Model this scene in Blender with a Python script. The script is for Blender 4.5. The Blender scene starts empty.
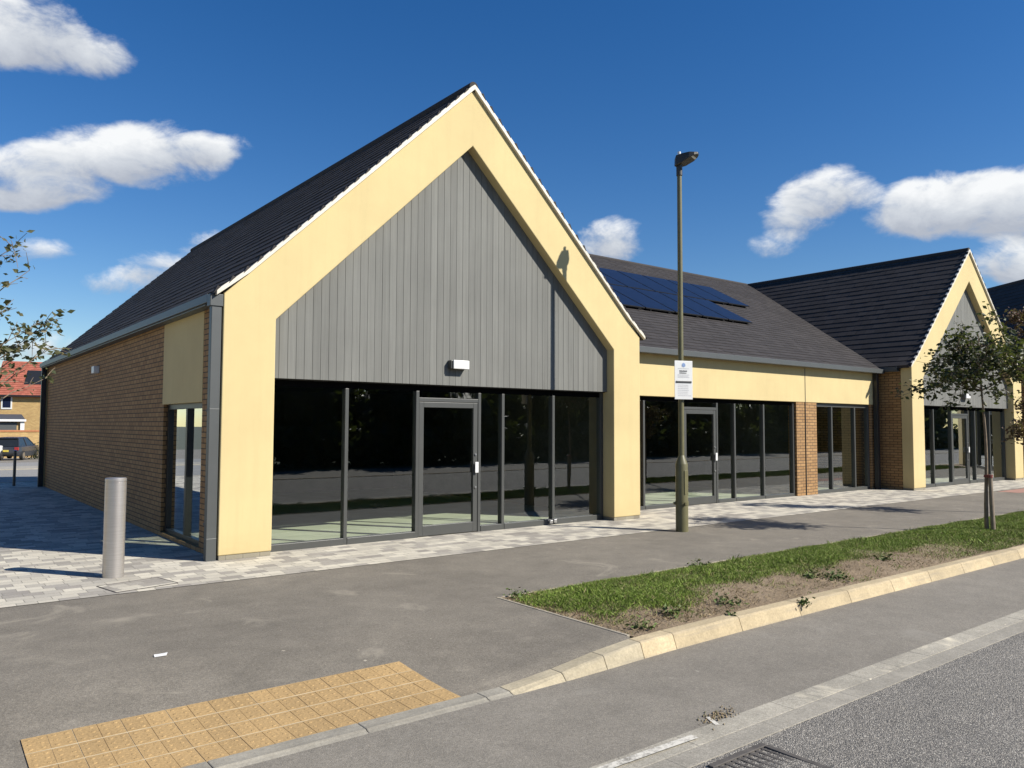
import bpy, math, random
import numpy as np
from mathutils import Vector, Matrix

random.seed(7)
rng = np.random.default_rng(7)
S = bpy.context.scene
C = S.collection
R = math.radians

# ------------------------------------------------------------------ measured layout
W, HE, HA = 7.92, 3.47, 7.29            # gable width, eave height, apex height of the rendered frame
PW, IH, IA = 0.705, 3.19, 6.335         # frame leg width, inner eave, inner apex
SL = (HA - HE) / (W / 2)
DEPTH = 15.5
RET = 0.31                               # depth of the rendered frame
MY = 0.93                                # front of the low link building
G2X = 19.01
SUN = Vector((0.4466, -0.662, 0.602)).normalized()

# ------------------------------------------------------------------ helpers
class MB:
    """collects faces, builds one mesh object"""
    def __init__(self): self.v, self.f, self.m = [], [], []
    def add(self, vs, fs, mi=0):
        n = len(self.v); self.v += [tuple(p) for p in vs]
        self.f += [tuple(i + n for i in q) for q in fs]; self.m += [mi] * len(fs); return self
    def box(self, x0, x1, y0, y1, z0, z1, mi=0):
        return self.add([(x0,y0,z0),(x1,y0,z0),(x1,y1,z0),(x0,y1,z0),(x0,y0,z1),(x1,y0,z1),(x1,y1,z1),(x0,y1,z1)],
                 [(0,3,2,1),(4,5,6,7),(0,1,5,4),(1,2,6,5),(2,3,7,6),(3,0,4,7)], mi)
    def prism(self, pts, a0, a1, axis='y', mi=0):
        def P(p, a): return (p[0], a, p[1]) if axis == 'y' else ((a, p[0], p[1]) if axis == 'x' else (p[0], p[1], a))
        n = len(pts)
        return self.add([P(p, a0) for p in pts] + [P(p, a1) for p in pts],
                 [tuple(range(n)), tuple(range(2*n-1, n-1, -1))] + [(i, (i+1) % n + 0, (i+1) % n + n, i + n)[::-1] for i in range(n)], mi)
    def tube(self, path, rad, seg=12, mi=0, cap=True):
        path = [Vector(p) for p in path]; n0 = len(self.v); vs, fs = [], []
        rad = rad if hasattr(rad, '__len__') else [rad] * len(path)
        for i, p in enumerate(path):
            t = (path[min(i+1, len(path)-1)] - path[max(i-1, 0)])
            t = t.normalized() if t.length > 1e-9 else Vector((0,0,1))
            a = t.cross(Vector((0,1,0)) if abs(t.y) < .9 else Vector((1,0,0))).normalized(); b = t.cross(a)
            for k in range(seg):
                g = 2*math.pi*k/seg; vs.append(p + (a*math.cos(g) + b*math.sin(g)) * rad[i])
        for i in range(len(path)-1):
            for k in range(seg):
                k2 = (k+1) % seg
                fs.append((i*seg+k, i*seg+k2, (i+1)*seg+k2, (i+1)*seg+k))
        if cap: fs += [tuple(range(seg))[::-1], tuple(range((len(path)-1)*seg, len(path)*seg))]
        return self.add(vs, fs, mi)
    def build(self, name, mats, parent=None, bevel=0, smooth=False, loc=None, fix=True):
        me = bpy.data.meshes.new(name); me.from_pydata(self.v, [], self.f)
        mats = mats if isinstance(mats, (list, tuple)) else [mats]
        for m in mats: me.materials.append(m)
        if len(mats) > 1: me.polygons.foreach_set('material_index', self.m)
        if fix:
            import bmesh
            bm = bmesh.new(); bm.from_mesh(me); bmesh.ops.recalc_face_normals(bm, faces=bm.faces); bm.to_mesh(me); bm.free()
        if smooth:
            me.polygons.foreach_set('use_smooth', [True]*len(me.polygons)); me.set_sharp_from_angle(angle=R(40))
        o = bpy.data.objects.new(name, me); C.objects.link(o)
        if parent is not None: o.parent = parent
        if loc: o.location = loc
        if bevel:
            b = o.modifiers.new('bevel', 'BEVEL'); b.width = bevel; b.segments = 2; b.limit_method = 'ANGLE'; b.angle_limit = R(40)
        return o

def tag(o, label=None, cat=None, group=None, kind=None):
    if label: o['label'] = label
    if cat: o['category'] = cat
    if group: o['group'] = group
    if kind: o['kind'] = kind
    return o
def thing(name, label, cat, loc=(0,0,0), rz=0, group=None):
    o = bpy.data.objects.new(name, None); C.objects.link(o); o.location = loc; o.rotation_euler = (0,0,rz)
    o.empty_display_size = .2
    return tag(o, label, cat, group)
def copy_tree(o, parent=None):
    c = o.copy(); C.objects.link(c); c.parent = parent
    for ch in list(o.children): copy_tree(ch, c)
    return c

# ------------------------------------------------------------------ materials
K = .84      # one factor on every base colour, set together with the exposure
def kc(c): return tuple(x*K for x in c)

class NT:
    def __init__(self, m): self.t = m.node_tree; self.n = self.t.nodes; self.l = self.t.links
    def new(self, ty, **kw):
        n = self.n.new(ty)
        for k, v in kw.items():
            if k.startswith('i_'): n.inputs[k[2:].replace('_', ' ')].default_value = v
            else: setattr(n, k, v)
        return n
    def link(self, a, b): self.l.new(a, b)
    def math(self, op, a, b=None, c=None, clamp=False):
        n = self.n.new('ShaderNodeMath'); n.operation = op; n.use_clamp = clamp
        for i, x in enumerate((a, b, c)):
            if x is None: continue
            if isinstance(x, (int, float)): n.inputs[i].default_value = x
            else: self.l.new(x, n.inputs[i])
        return n.outputs[0]
    def mix(self, f, a, b, blend='MIX'):
        n = self.n.new('ShaderNodeMix'); n.data_type = 'RGBA'; n.blend_type = blend
        for s, x in ((n.inputs[0], f), (n.inputs[6], a), (n.inputs[7], b)):
            if isinstance(x, (int, float)): s.default_value = x
            elif isinstance(x, tuple): s.default_value = (*x, 1)
            else: self.l.new(x, s)
        return n.outputs[2]
    def ramp(self, fac, stops):
        n = self.n.new('ShaderNodeValToRGB'); e = n.color_ramp.elements
        while len(e) < len(stops): e.new(.5)
        for k, (p, c) in zip(e, stops): k.position = p; k.color = (*c, 1) if isinstance(c, tuple) else (c, c, c, 1)
        self.l.new(fac, n.inputs[0]); return n.outputs[0]
    def noise(self, vec, scale, detail=4, rough=.55, dist=0):
        n = self.n.new('ShaderNodeTexNoise'); n.inputs['Scale'].default_value = scale
        n.inputs['Detail'].default_value = detail; n.inputs['Roughness'].default_value = rough; n.inputs['Distortion'].default_value = dist
        if vec is not None: self.l.new(vec, n.inputs['Vector'])
        return n.outputs['Fac']
    def mapping(self, vec, scale=(1,1,1), rot=(0,0,0), loc=(0,0,0)):
        n = self.n.new('ShaderNodeMapping'); self.l.new(vec, n.inputs[0])
        n.inputs['Scale'].default_value = scale; n.inputs['Rotation'].default_value = rot; n.inputs['Location'].default_value = loc
        return n.outputs[0]
    def bump(self, h, strength=.3, dist=.01):
        n = self.n.new('ShaderNodeBump'); n.inputs['Strength'].default_value = strength; n.inputs['Distance'].default_value = dist
        self.l.new(h, n.inputs['Height']); return n.outputs[0]

def new_mat(name):
    m = bpy.data.materials.new(name); m.use_nodes = True
    t = NT(m); b = t.n['Principled BSDF']; co = t.new('ShaderNodeTexCoord')
    return m, t, b, co.outputs['Object']

def plain(name, col, rough=.6, metal=0, var=.12, scale=6, bump=0, bscale=80, spec=.5):
    m, t, b, co = new_mat(name); col = kc(col) if not metal else col
    n = t.noise(co, scale, 5, .6)
    lo = tuple(c*(1-var) for c in col); hi = tuple(min(1, c*(1+var)) for c in col)
    t.link(t.ramp(n, [(.3, lo), (.7, hi)]), b.inputs['Base Color'])
    b.inputs['Roughness'].default_value = rough; b.inputs['Metallic'].default_value = metal
    b.inputs['Specular IOR Level'].default_value = spec
    if bump: t.link(t.bump(t.noise(co, bscale, 4, .6), bump, .004), b.inputs['Normal'])
    return m

def brick_mat(name, c1, c2, mortar, w=.225, h=.075, ms=.010):
    m, t, b, co = new_mat(name); c1, c2, mortar = kc(c1), kc(c2), kc(mortar)
    s = t.new('ShaderNodeSeparateXYZ'); t.link(co, s.inputs[0])
    cb = t.new('ShaderNodeCombineXYZ')
    t.link(t.math('ADD', s.outputs[0], s.outputs[1]), cb.inputs[0]); t.link(s.outputs[2], cb.inputs[1])
    br = t.new('ShaderNodeTexBrick'); t.link(cb.outputs[0], br.inputs['Vector'])
    br.inputs['Scale'].default_value = 1; br.inputs['Brick Width'].default_value = w; br.inputs['Row Height'].default_value = h
    br.inputs['Mortar Size'].default_value = ms/2; br.inputs['Mortar Smooth'].default_value = .2; br.inputs['Bias'].default_value = 0
    br.inputs['Color1'].default_value = (*c1, 1); br.inputs['Color2'].default_value = (*c2, 1); br.inputs['Mortar'].default_value = (*mortar, 1)
    n = t.noise(co, 1.3, 5, .6)
    col = t.mix(.25, br.outputs['Color'], t.ramp(n, [(.3, .38), (.7, .66)]), 'OVERLAY')
    n2 = t.noise(co, 60, 3, .6)
    col = t.mix(.10, col, t.ramp(n2, [(.35, .3), (.65, .7)]), 'OVERLAY')
    t.link(col, b.inputs['Base Color']); b.inputs['Roughness'].default_value = .85
    hgt = t.math('ADD', t.math('MULTIPLY', br.outputs['Fac'], -1), t.math('MULTIPLY', n2, .15))
    t.link(t.bump(hgt, .5, .005), b.inputs['Normal'])
    return m

def render_mat(name, col):
    m, t, b, co = new_mat(name); col = kc(col)
    n = t.noise(co, .9, 6, .6); n2 = t.noise(co, 260, 3, .6)
    st = t.noise(t.mapping(co, (7, 7, .5)), 1.0, 5, .65)
    c = t.mix(t.math('MULTIPLY', t.ramp(st, [(.48, .0), (.75, 1.0)]), .20), col, tuple(x*.72 for x in col))
    c = t.mix(.22, c, t.ramp(n, [(.3, .34), (.7, .64)]), 'OVERLAY')
    c = t.mix(.16, c, t.ramp(n2, [(.35, .3), (.65, .7)]), 'OVERLAY')
    s = t.new('ShaderNodeSeparateXYZ'); t.link(co, s.inputs[0])
    spl = t.math('MULTIPLY', t.math('SUBTRACT', .42, s.outputs[2]), 2.2, clamp=True)           # splash-back dirt at the foot
    c = t.mix(t.math('MULTIPLY', spl, t.math('MULTIPLY', t.noise(co, 9, 5, .7), .55)), c, tuple(x*y for x, y in zip(col, (.6, .55, .5))))
    t.link(c, b.inputs['Base Color']); b.inputs['Roughness'].default_value = .9
    t.link(t.bump(n2, .35, .003), b.inputs['Normal'])
    return m

def asphalt_mat(name, col, chip=140, contrast=.3, stain=.25, light=(.40,.37,.33), marks=0, bump=.5):
    m, t, b, co = new_mat(name); col, light = kc(col), kc(light)
    v = t.new('ShaderNodeTexVoronoi'); v.inputs['Scale'].default_value = chip; t.link(co, v.inputs['Vector'])
    hs = t.new('ShaderNodeSeparateColor'); t.link(v.outputs['Color'], hs.inputs[0])
    n1 = t.noise(co, .55, 6, .62, .6); n2 = t.noise(co, 3.5, 6, .65); n3 = t.noise(co, 38, 4, .7)
    c = t.mix(contrast, col, t.ramp(hs.outputs[0], [(.0, .05), (.55, .45), (.9, .62), (1., 1.)]), 'OVERLAY')
    c = t.mix(stain, c, t.ramp(n1, [(.30, .30), (.70, .72)]), 'OVERLAY')
    c = t.mix(stain*.8, c, t.ramp(n2, [(.32, .32), (.68, .68)]), 'OVERLAY')
    c = t.mix(contrast*.7, c, t.ramp(n3, [(.35, .3), (.65, .7)]), 'OVERLAY')
    if marks:   # pale dusty scuffs with shapes of their own
        k = t.noise(co, 1.15, 7, .6, 1.4)
        c = t.mix(t.math('MULTIPLY', t.ramp(k, [(.60, .0), (.74, 1.)]), marks), c, light)
        k2 = t.noise(co, 11, 3, .5)
        c = t.mix(t.math('MULTIPLY', t.ramp(k2, [(.745, .0), (.76, 1.)]), marks*1.2, clamp=True), c, tuple(x*1.3 for x in light))
    t.link(c, b.inputs['Base Color']); b.inputs['Roughness'].default_value = .88
    h = t.math('ADD', t.math('MULTIPLY', v.outputs['Distance'], -1), t.math('MULTIPLY', n3, .4))
    t.link(t.bump(h, bump, .004), b.inputs['Normal'])
    return m

M = {}
YEL = (.67, .54, .272)
M['render'] = render_mat('cream_render', YEL)
M['brick'] = brick_mat('buff_brick', (.42, .245, .100), (.315, .175, .068), (.060, .038, .022), ms=.015)
M['slate'] = plain('slate_grey_powder_coat', (.080, .086, .085), .45, 0, .06, 3)
M['frame'] = plain('anthracite_window_frame', (.074, .076, .071), .4, 0, .06, 3)
M['pipe_dark'] = plain('black_pipe', (.02, .021, .023), .4)
M['trim'] = plain('white_verge', (.72, .67, .56), .6, 0, .1, 5)
M['white'] = plain('white_plastic', (.8, .8, .78), .4, 0, .03)
M['steel'] = plain('steel_hardware', (.6, .6, .6), .3, 1, .05)
M['gap'] = plain('head_rail_shade_black', (.008, .008, .008), 1.0, spec=0)  # shade of the recess over the shopfront, put into the rail's colour
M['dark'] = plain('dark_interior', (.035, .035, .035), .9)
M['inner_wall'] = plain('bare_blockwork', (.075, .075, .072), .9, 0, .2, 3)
M['plinth'] = brick_mat('plinth_brick', (.30, .27, .20), (.22, .19, .14), (.2, .18, .14))

def tile_mat(name, col):
    m, t, b, co = new_mat(name); col = kc(col)
    g = t.new('ShaderNodeNewGeometry')
    n = t.noise(co, .8, 6, .6); n2 = t.noise(co, 45, 4, .65)
    c = t.mix(.6, col, t.ramp(g.outputs['Random Per Island'], [(0, .38), (1, .62)]), 'OVERLAY')
    c = t.mix(.3, c, t.ramp(n, [(.3, .35), (.7, .68)]), 'OVERLAY')
    c = t.mix(.3, c, t.ramp(n2, [(.35, .3), (.65, .7)]), 'OVERLAY')
    t.link(c, b.inputs['Base Color']); b.inputs['Roughness'].default_value = .8
    b.inputs['Specular IOR Level'].default_value = .2
    t.link(t.bump(n2, .3, .003), b.inputs['Normal']); return m
M['tile'] = tile_mat('charcoal_roof_tile', (.050, .045, .044))
M['red_tile'] = tile_mat('red_roof_tile', (.38, .125, .085))

def cladding_mat():
    m, t, b, co = new_mat('grey_board_cladding')
    g = t.new('ShaderNodeNewGeometry')
    n = t.noise(t.mapping(co, (30, 30, .9)), 1, 6, .65); n2 = t.noise(co, 1.1, 5, .6)
    c = t.mix(.6, kc((.172, .172, .156)), t.ramp(g.outputs['Random Per Island'], [(0, .41), (1, .58)]), 'OVERLAY')
    c = t.mix(.30, c, t.ramp(n, [(.3, .3), (.7, .7)]), 'OVERLAY')
    c = t.mix(.22, c, t.ramp(n2, [(.3, .35), (.7, .65)]), 'OVERLAY')
    t.link(c, b.inputs['Base Color']); b.inputs['Roughness'].default_value = .75
    t.link(t.bump(n, .25, .003), b.inputs['Normal']); return m
M['clad'] = cladding_mat()

def glass_mat(name, tint=(.955, .985, .94), refl=3.2):
    m = bpy.data.materials.new(name); m.use_nodes = True; t = NT(m); t.n.clear()
    out = t.new('ShaderNodeOutputMaterial'); mx = t.new('ShaderNodeMixShader')
    tr = t.new('ShaderNodeBsdfTransparent'); tr.inputs[0].default_value = (*tint, 1)
    gl = t.new('ShaderNodeBsdfGlossy'); gl.inputs['Roughness'].default_value = 0.0; gl.inputs[0].default_value = (.92, .96, .98, 1)
    fr = t.new('ShaderNodeFresnel'); fr.inputs[0].default_value = 1.5
    co = t.new('ShaderNodeTexCoord')
    bn = t.bump(t.noise(co.outputs['Object'], .9, 1, .4), .03, .02)
    t.link(bn, gl.inputs['Normal'])
    ge = t.new('ShaderNodeNewGeometry')     # only the outer face mirrors; the inner face would otherwise reflect totally
    t.link(t.math('MULTIPLY', t.math('MULTIPLY', fr.outputs[0], refl, clamp=True), t.math('SUBTRACT', 1.0, ge.outputs['Backfacing'])), mx.inputs[0]); t.link(tr.outputs[0], mx.inputs[1]); t.link(gl.outputs[0], mx.inputs[2])
    t.link(mx.outputs[0], out.inputs[0]); return m
M['glass'] = glass_mat('tinted_glazing')

def paving_mat():
    m, t, b, co = new_mat('mixed_grey_block_paving')
    br = t.new('ShaderNodeTexBrick'); t.link(co, br.inputs['Vector'])
    br.inputs['Scale'].default_value = 1; br.inputs['Brick Width'].default_value = .24; br.inputs['Row Height'].default_value = .16
    br.inputs['Mortar Size'].default_value = .004; br.inputs['Mortar Smooth'].default_value = .3; br.inputs['Bias'].default_value = 0
    br.offset = .42; br.squash = .75; br.squash_frequency = 3
    br.inputs['Color1'].default_value = (0, 0, 0, 1); br.inputs['Color2'].default_value = (1, 1, 1, 1); br.inputs['Mortar'].default_value = (.5, .5, .5, 1)
    c = t.ramp(br.outputs['Color'], [(0, kc((.30, .275, .240))), (.3, kc((.40, .37, .32))), (.55, kc((.53, .49, .405))), (1, kc((.66, .61, .50)))])
    n = t.noise(co, 1.0, 6, .6); n2 = t.noise(co, 55, 4, .65)
    c = t.mix(.3, c, t.ramp(n, [(.3, .36), (.7, .66)]), 'OVERLAY')
    c = t.mix(.25, c, t.ramp(n2, [(.35, .3), (.65, .7)]), 'OVERLAY')
    c = t.mix(t.math('MULTIPLY', br.outputs['Fac'], .75), c, (.13, .12, .10))
    t.link(c, b.inputs['Base Color']); b.inputs['Roughness'].default_value = .85
    t.link(t.bump(t.math('ADD', t.math('MULTIPLY', br.outputs['Fac'], -1), t.math('MULTIPLY', n2, .25)), .6, .006), b.inputs['Normal'])
    return m
M['paving'] = paving_mat()
M['tarmac'] = asphalt_mat('dusty_footway_tarmac', (.222, .197, .158), 210, .42, .40, (.37, .33, .26), .75)
M['layby'] = asphalt_mat('smooth_grey_asphalt', (.250, .226, .187), 210, .38, .32, (.36, .335, .285), .35)
def road_mat():
    m, t, b, co = new_mat('chipped_road_surface')
    v = t.new('ShaderNodeTexVoronoi'); v.inputs['Scale'].default_value = 125; v.inputs['Randomness'].default_value = 1; t.link(co, v.inputs['Vector'])
    hs = t.new('ShaderNodeSeparateColor'); t.link(v.outputs['Color'], hs.inputs[0])
    stones = t.ramp(hs.outputs[0], [(0, kc((.11, .104, .094))), (.28, kc((.22, .206, .184))), (.6, kc((.33, .306, .266))), (.85, kc((.45, .41, .345))), (1, kc((.66, .62, .54)))])
    gap = t.ramp(v.outputs['Distance'], [(.42, 0.), (.62, 1.)])
    c = t.mix(t.math('MULTIPLY', gap, .7), stones, kc((.075, .071, .065)))
    n = t.noise(co, .8, 6, .65)
    c = t.mix(.28, c, t.ramp(n, [(.3, .32), (.7, .7)]), 'OVERLAY')
    t.link(c, b.inputs['Base Color']); b.inputs['Roughness'].default_value = .85
    t.link(t.bump(t.math('MULTIPLY', v.outputs['Distance'], -1), 1.0, .006), b.inputs['Normal']); return m
M['road'] = road_mat()
M['concrete'] = plain('pale_concrete', (.38, .35, .29), .85, 0, .16, 5, .4, 90)
def kerb_mat(name, col):
    m, t, b, co = new_mat(name); col = kc(col); g = t.new('ShaderNodeNewGeometry')
    n = t.noise(co, 3.2, 7, .68, .4); n2 = t.noise(co, 46, 5, .72); n3 = t.noise(t.mapping(co, (1.2, 14, 22)), 1, 6, .7)
    c = t.mix(.5, col, t.ramp(g.outputs['Random Per Island'], [(0, .41), (1, .57)]), 'OVERLAY')
    c = t.mix(.5, c, t.ramp(n, [(.28, .28), (.68, .66)]), 'OVERLAY')
    c = t.mix(.35, c, t.ramp(n2, [(.32, .25), (.66, .7)]), 'OVERLAY')
    c = t.mix(t.math('MULTIPLY', t.ramp(n3, [(.50, 0.), (.72, 1.)]), .5), c, tuple(x*.5 for x in (col[0], col[0]*.9, col[0]*.75)))
    t.link(c, b.inputs['Base Color']); b.inputs['Roughness'].default_value = .9
    t.link(t.bump(n2, .5, .006), b.inputs['Normal']); return m
M['kerb'] = kerb_mat('buff_kerb_concrete', (.52, .42, .26))
M['channel'] = asphalt_mat('grey_channel_block', (.325, .30, .25), 160, .3, .35, (.50, .46, .38), .8, bump=.3)
M['channel_worn'] = asphalt_mat('worn_pale_channel_block', (.39, .36, .295), 160, .3, .6, (.72, .65, .50), 1.3, bump=.3)
M['kerb_grey'] = kerb_mat('grey_dropped_kerb', (.33, .305, .25)); M['kerb_mid'] = kerb_mat('buff_grey_kerb', (.47, .405, .28))
def paint_mat():
    m, t, b, co = new_mat('worn_white_paint')
    n = t.noise(co, 26, 7, .75); n2 = t.noise(co, 4, 4, .6)
    f = t.ramp(t.math('ADD', t.math('MULTIPLY', n, .65), t.math('MULTIPLY', n2, .35)), [(.40, 0.), (.52, 1.)])
    t.link(t.mix(f, kc((.24, .222, .19)), kc((.68, .65, .57))), b.inputs['Base Color']); b.inputs['Roughness'].default_value = .85; return m
M['paint'] = paint_mat()
M['soil'] = None
def tactile_mat():
    m, t, b, co = new_mat('buff_tactile_slab')
    g = t.new('ShaderNodeNewGeometry')
    n = t.noise(co, 2.2, 6, .65); n2 = t.noise(co, 70, 4, .7)
    c = t.mix(.45, kc((.43, .285, .125)), t.ramp(g.outputs['Random Per Island'], [(0, .42), (1, .6)]), 'OVERLAY')
    c = t.mix(.3, c, t.ramp(n, [(.3, .34), (.7, .66)]), 'OVERLAY')
    c = t.mix(.5, c, t.ramp(n2, [(.35, .3), (.65, .7)]), 'OVERLAY')
    t.link(c, b.inputs['Base Color']); b.inputs['Roughness'].default_value = .88
    t.link(t.bump(n2, .4, .004), b.inputs['Normal']); return m
M['tactile'] = tactile_mat()
def soil_mat():
    m, t, b, co = new_mat('dry_verge_soil')
    n = t.noise(co, 2.4, 7, .65); n2 = t.noise(co, 28, 5, .75)
    c = t.ramp(n, [(.3, kc((.20, .145, .085))), (.55, kc((.29, .215, .135))), (.75, kc((.36, .28, .19)))])
    c = t.mix(.6, c, t.ramp(n2, [(.3, .25), (.7, .75)]), 'OVERLAY')
    t.link(c, b.inputs['Base Color']); b.inputs['Roughness'].default_value = .95
    t.link(t.bump(n2, .9, .03), b.inputs['Normal']); return m
M['soil'] = soil_mat()
def blade_mat(name, a, bcol, dry):
    m, t, b, co = new_mat(name); a, bcol, dry = kc(a), kc(bcol), kc(dry)
    g = t.new('ShaderNodeNewGeometry')
    c = t.ramp(g.outputs['Random Per Island'], [(0, a), (.5, bcol), (.86, tuple(x*1.15 for x in bcol)), (.93, dry)])
    n = t.noise(co, 1.6, 4, .6)
    c = t.mix(.45, c, t.ramp(n, [(.3, .33), (.7, .66)]), 'OVERLAY')
    t.link(c, b.inputs['Base Color']); b.inputs['Roughness'].default_value = .6
    b.inputs['Specular IOR Level'].default_value = .25
    return m
M['grass'] = blade_mat('verge_grass', (.12, .185, .026), (.205, .29, .048), (.36, .30, .15))
M['straw'] = blade_mat('dry_stalks', (.27, .20, .11), (.33, .25, .14), (.12, .13, .04))
M['weed'] = blade_mat('weed_leaves', (.07, .11, .028), (.12, .165, .045), (.19, .17, .08))
def leaf_mat(name, a, bcol, c3):
    m, t, b, co = new_mat(name); a, bcol, c3 = kc(a), kc(bcol), kc(c3)
    g = t.new('ShaderNodeNewGeometry')
    c = t.ramp(g.outputs['Random Per Island'], [(0, a), (.6, bcol), (.95, c3)])
    t.link(c, b.inputs['Base Color']); b.inputs['Roughness'].default_value = .5
    b.inputs['Specular IOR Level'].default_value = .4
    tr = t.new('ShaderNodeBsdfTranslucent'); t.link(t.mix(.5, c, (.16, .20, .03)), tr.inputs[0])
    mx = t.new('ShaderNodeMixShader'); mx.inputs[0].default_value = .3
    out = t.n['Material Output']; t.link(b.outputs[0], mx.inputs[1]); t.link(tr.outputs[0], mx.inputs[2]); t.link(mx.outputs[0], out.inputs[0])
    return m
M['leaf'] = leaf_mat('olive_green_leaf', (.028, .040, .012), (.055, .072, .022), (.11, .11, .04))
M['leaf_pale'] = leaf_mat('grey_green_leaf', (.060, .072, .030), (.10, .105, .045), (.17, .14, .07))
M['leaf_red'] = leaf_mat('bronze_leaf', (.085, .035, .022), (.15, .065, .040), (.16, .11, .06))
M['leaf_far'] = leaf_mat('dark_wood_leaf', (.018, .030, .010), (.035, .055, .016), (.06, .08, .025))
M['bark'] = plain('grey_brown_bark', (.22, .17, .115), .9, 0, .3, 12, .6, 50)
M['stake'] = plain('weathered_stake', (.27, .22, .16), .85, 0, .2, 10, .4, 60)
M['post'] = plain('olive_lamp_paint', (.150, .138, .066), .45, 0, .1, 8)
M['post_top'] = plain('dark_lantern_metal', (.045, .042, .036), .45)
M['rubber'] = plain('black_rubber', (.02, .02, .02), .8)
M['tie'] = plain('red_tree_tie', (.22, .05, .04), .7)
M['cast'] = plain('cast_iron', (.095, .085, .075), .75, 0, .3, 14)
M['car_paint'] = plain('dark_grey_car_paint', (.045, .05, .062), .25, .3, .03); M['car_glass'] = plain('car_glass', (.02, .024, .028), .08)
M['shopfloor'] = plain('pale_screed_floor', (.45, .46, .37), .8, 0, .12, 2)
def bollard_mat():
    m, t, b, co = new_mat('brushed_stainless')
    n = t.noise(t.mapping(co, (2, 2, 160)), 1, 4, .6)
    t.link(t.ramp(n, [(.3, (.46, .43, .40)), (.7, (.58, .55, .52))]), b.inputs['Base Color'])
    b.inputs['Metallic'].default_value = .85; b.inputs['Roughness'].default_value = .42
    return m
M['bollard'] = bollard_mat()
def panel_mat():
    m, t, b, co = new_mat('solar_cells')
    br = t.new('ShaderNodeTexBrick'); t.link(co, br.inputs['Vector']); br.offset = 0
    br.inputs['Scale'].default_value = 1; br.inputs['Brick Width'].default_value = .16; br.inputs['Row Height'].default_value = .16; br.inputs['Mortar Size'].default_value = .002
    br.inputs['Color1'].default_value = (.008, .013, .032, 1); br.inputs['Color2'].default_value = (.010, .016, .040, 1); br.inputs['Mortar'].default_value = (.012, .018, .035, 1)
    t.link(br.outputs['Color'], b.inputs['Base Color']); b.inputs['Roughness'].default_value = .35; b.inputs['Specular IOR Level'].default_value = .12
    return m
M['cells'] = panel_mat()

# ------------------------------------------------------------------ setting: ground
def smooth(a, b, x):
    t = np.clip((x - a) / (b - a), 0, 1); return t*t*(3-2*t)
def gz(x, y):
    """footway level: falls to the dropped crossing at the kerb"""
    return -0.110 * smooth(-3.95, -5.72, y) * (1 - smooth(0.05, 1.55, x)) - .07*smooth(-5.76, -5.82, y)*smooth(-.2, .3, x)

def sheet(name, xs, ys, zf, mat, kind='structure'):
    xs, ys = np.array(xs, float), np.array(ys, float)
    X, Y = np.meshgrid(xs, ys); Z = zf(X, Y) if callable(zf) else np.full_like(X, zf)
    nx, ny = len(xs), len(ys)
    v = np.stack([X.ravel(), Y.ravel(), Z.ravel()], 1)
    f = [(j*nx+i, j*nx+i+1, (j+1)*nx+i+1, (j+1)*nx+i) for j in range(ny-1) for i in range(nx-1)]
    b = MB(); b.add(v.tolist(), f); o = b.build(name, mat, fix=False)
    o.data.polygons.foreach_set('use_smooth', [True]*len(f))
    return tag(o, kind=kind)

M['ground'] = asphalt_mat('far_ground', (.12, .125, .085), 30, .3, .3)
sheet('ground', [-1500, 1500], [-1500, 1500], -1.8, M['ground'])
xs = [-60, -30, -15, -8, -5, -3.5, -2.7, -2, -1.2, -.6] + list(np.arange(-.2, 1.5, .15))
PE = -1.40                                    # front edge of the block paving
ysr = [PE, -2.5, -3.3, -3.9] + list(np.arange(-4.1, -5.9, -.18)) + [-5.92]
sheet('pavement', sorted(set(np.round(xs + [1.56], 3)))[:-0 or None], ysr[::-1], gz, M['tarmac'])
# the footway behind the verge
sheet('footway', [1.56, 20, 90], [-3.86, PE], 0.0, M['tarmac'])
sheet('block_paving', [-60, -8, 0, 19, 90], [PE+.004, .6, 15.6, 17.5], 0.004, M['paving'])
M['carpark'] = asphalt_mat('pale_car_park', (.30, .29, .27), 60, .3, .2)
def bz(y): return -.03 - .018*(y-17.5)
sheet('car_park', [-60, 90], [17.5, 44], lambda X, Y: bz(Y), M['carpark'])
sheet('street', [-60, 90], [44, 95], lambda X, Y: bz(Y), M['layby'])
# pale kerb of the car park beyond the corner
MB().box(-60, 60, 30.5, 33.0, -.6, bz(32)+.07).build('kerb_car_park', M['concrete'])['kind'] = 'structure'
MB().box(-60, 60, 17.5, 17.75, -.03, .015).build('kerb_edge', M['concrete'])['kind'] = 'structure'
# verge soil, slightly domed
def vz(x, y):
    u = (y + 4.8) / .92
    return -.005 + (.05*(1-u*u) + .012*np.sin(x*3.1+y*5)*np.cos(x*1.7-y*3.3))*smooth(1.6, 2.5, x)
sheet('verge_soil', list(np.arange(1.60, 30, .16)) + [45, 90], list(np.arange(-5.75, -3.90, .11)) + [-3.88], vz, M['soil'])
# concrete edging round the verge
e = MB(); e.box(1.562, 1.596, -5.70, -3.90, -.06, .0055); e.box(1.562, 60, -3.90, -3.872, -.06, .005)
M['edging'] = kerb_mat('sandy_edging', (.40, .35, .27))
tag(e.build('verge_edging', M['edging'], bevel=.003), kind='structure')
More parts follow.
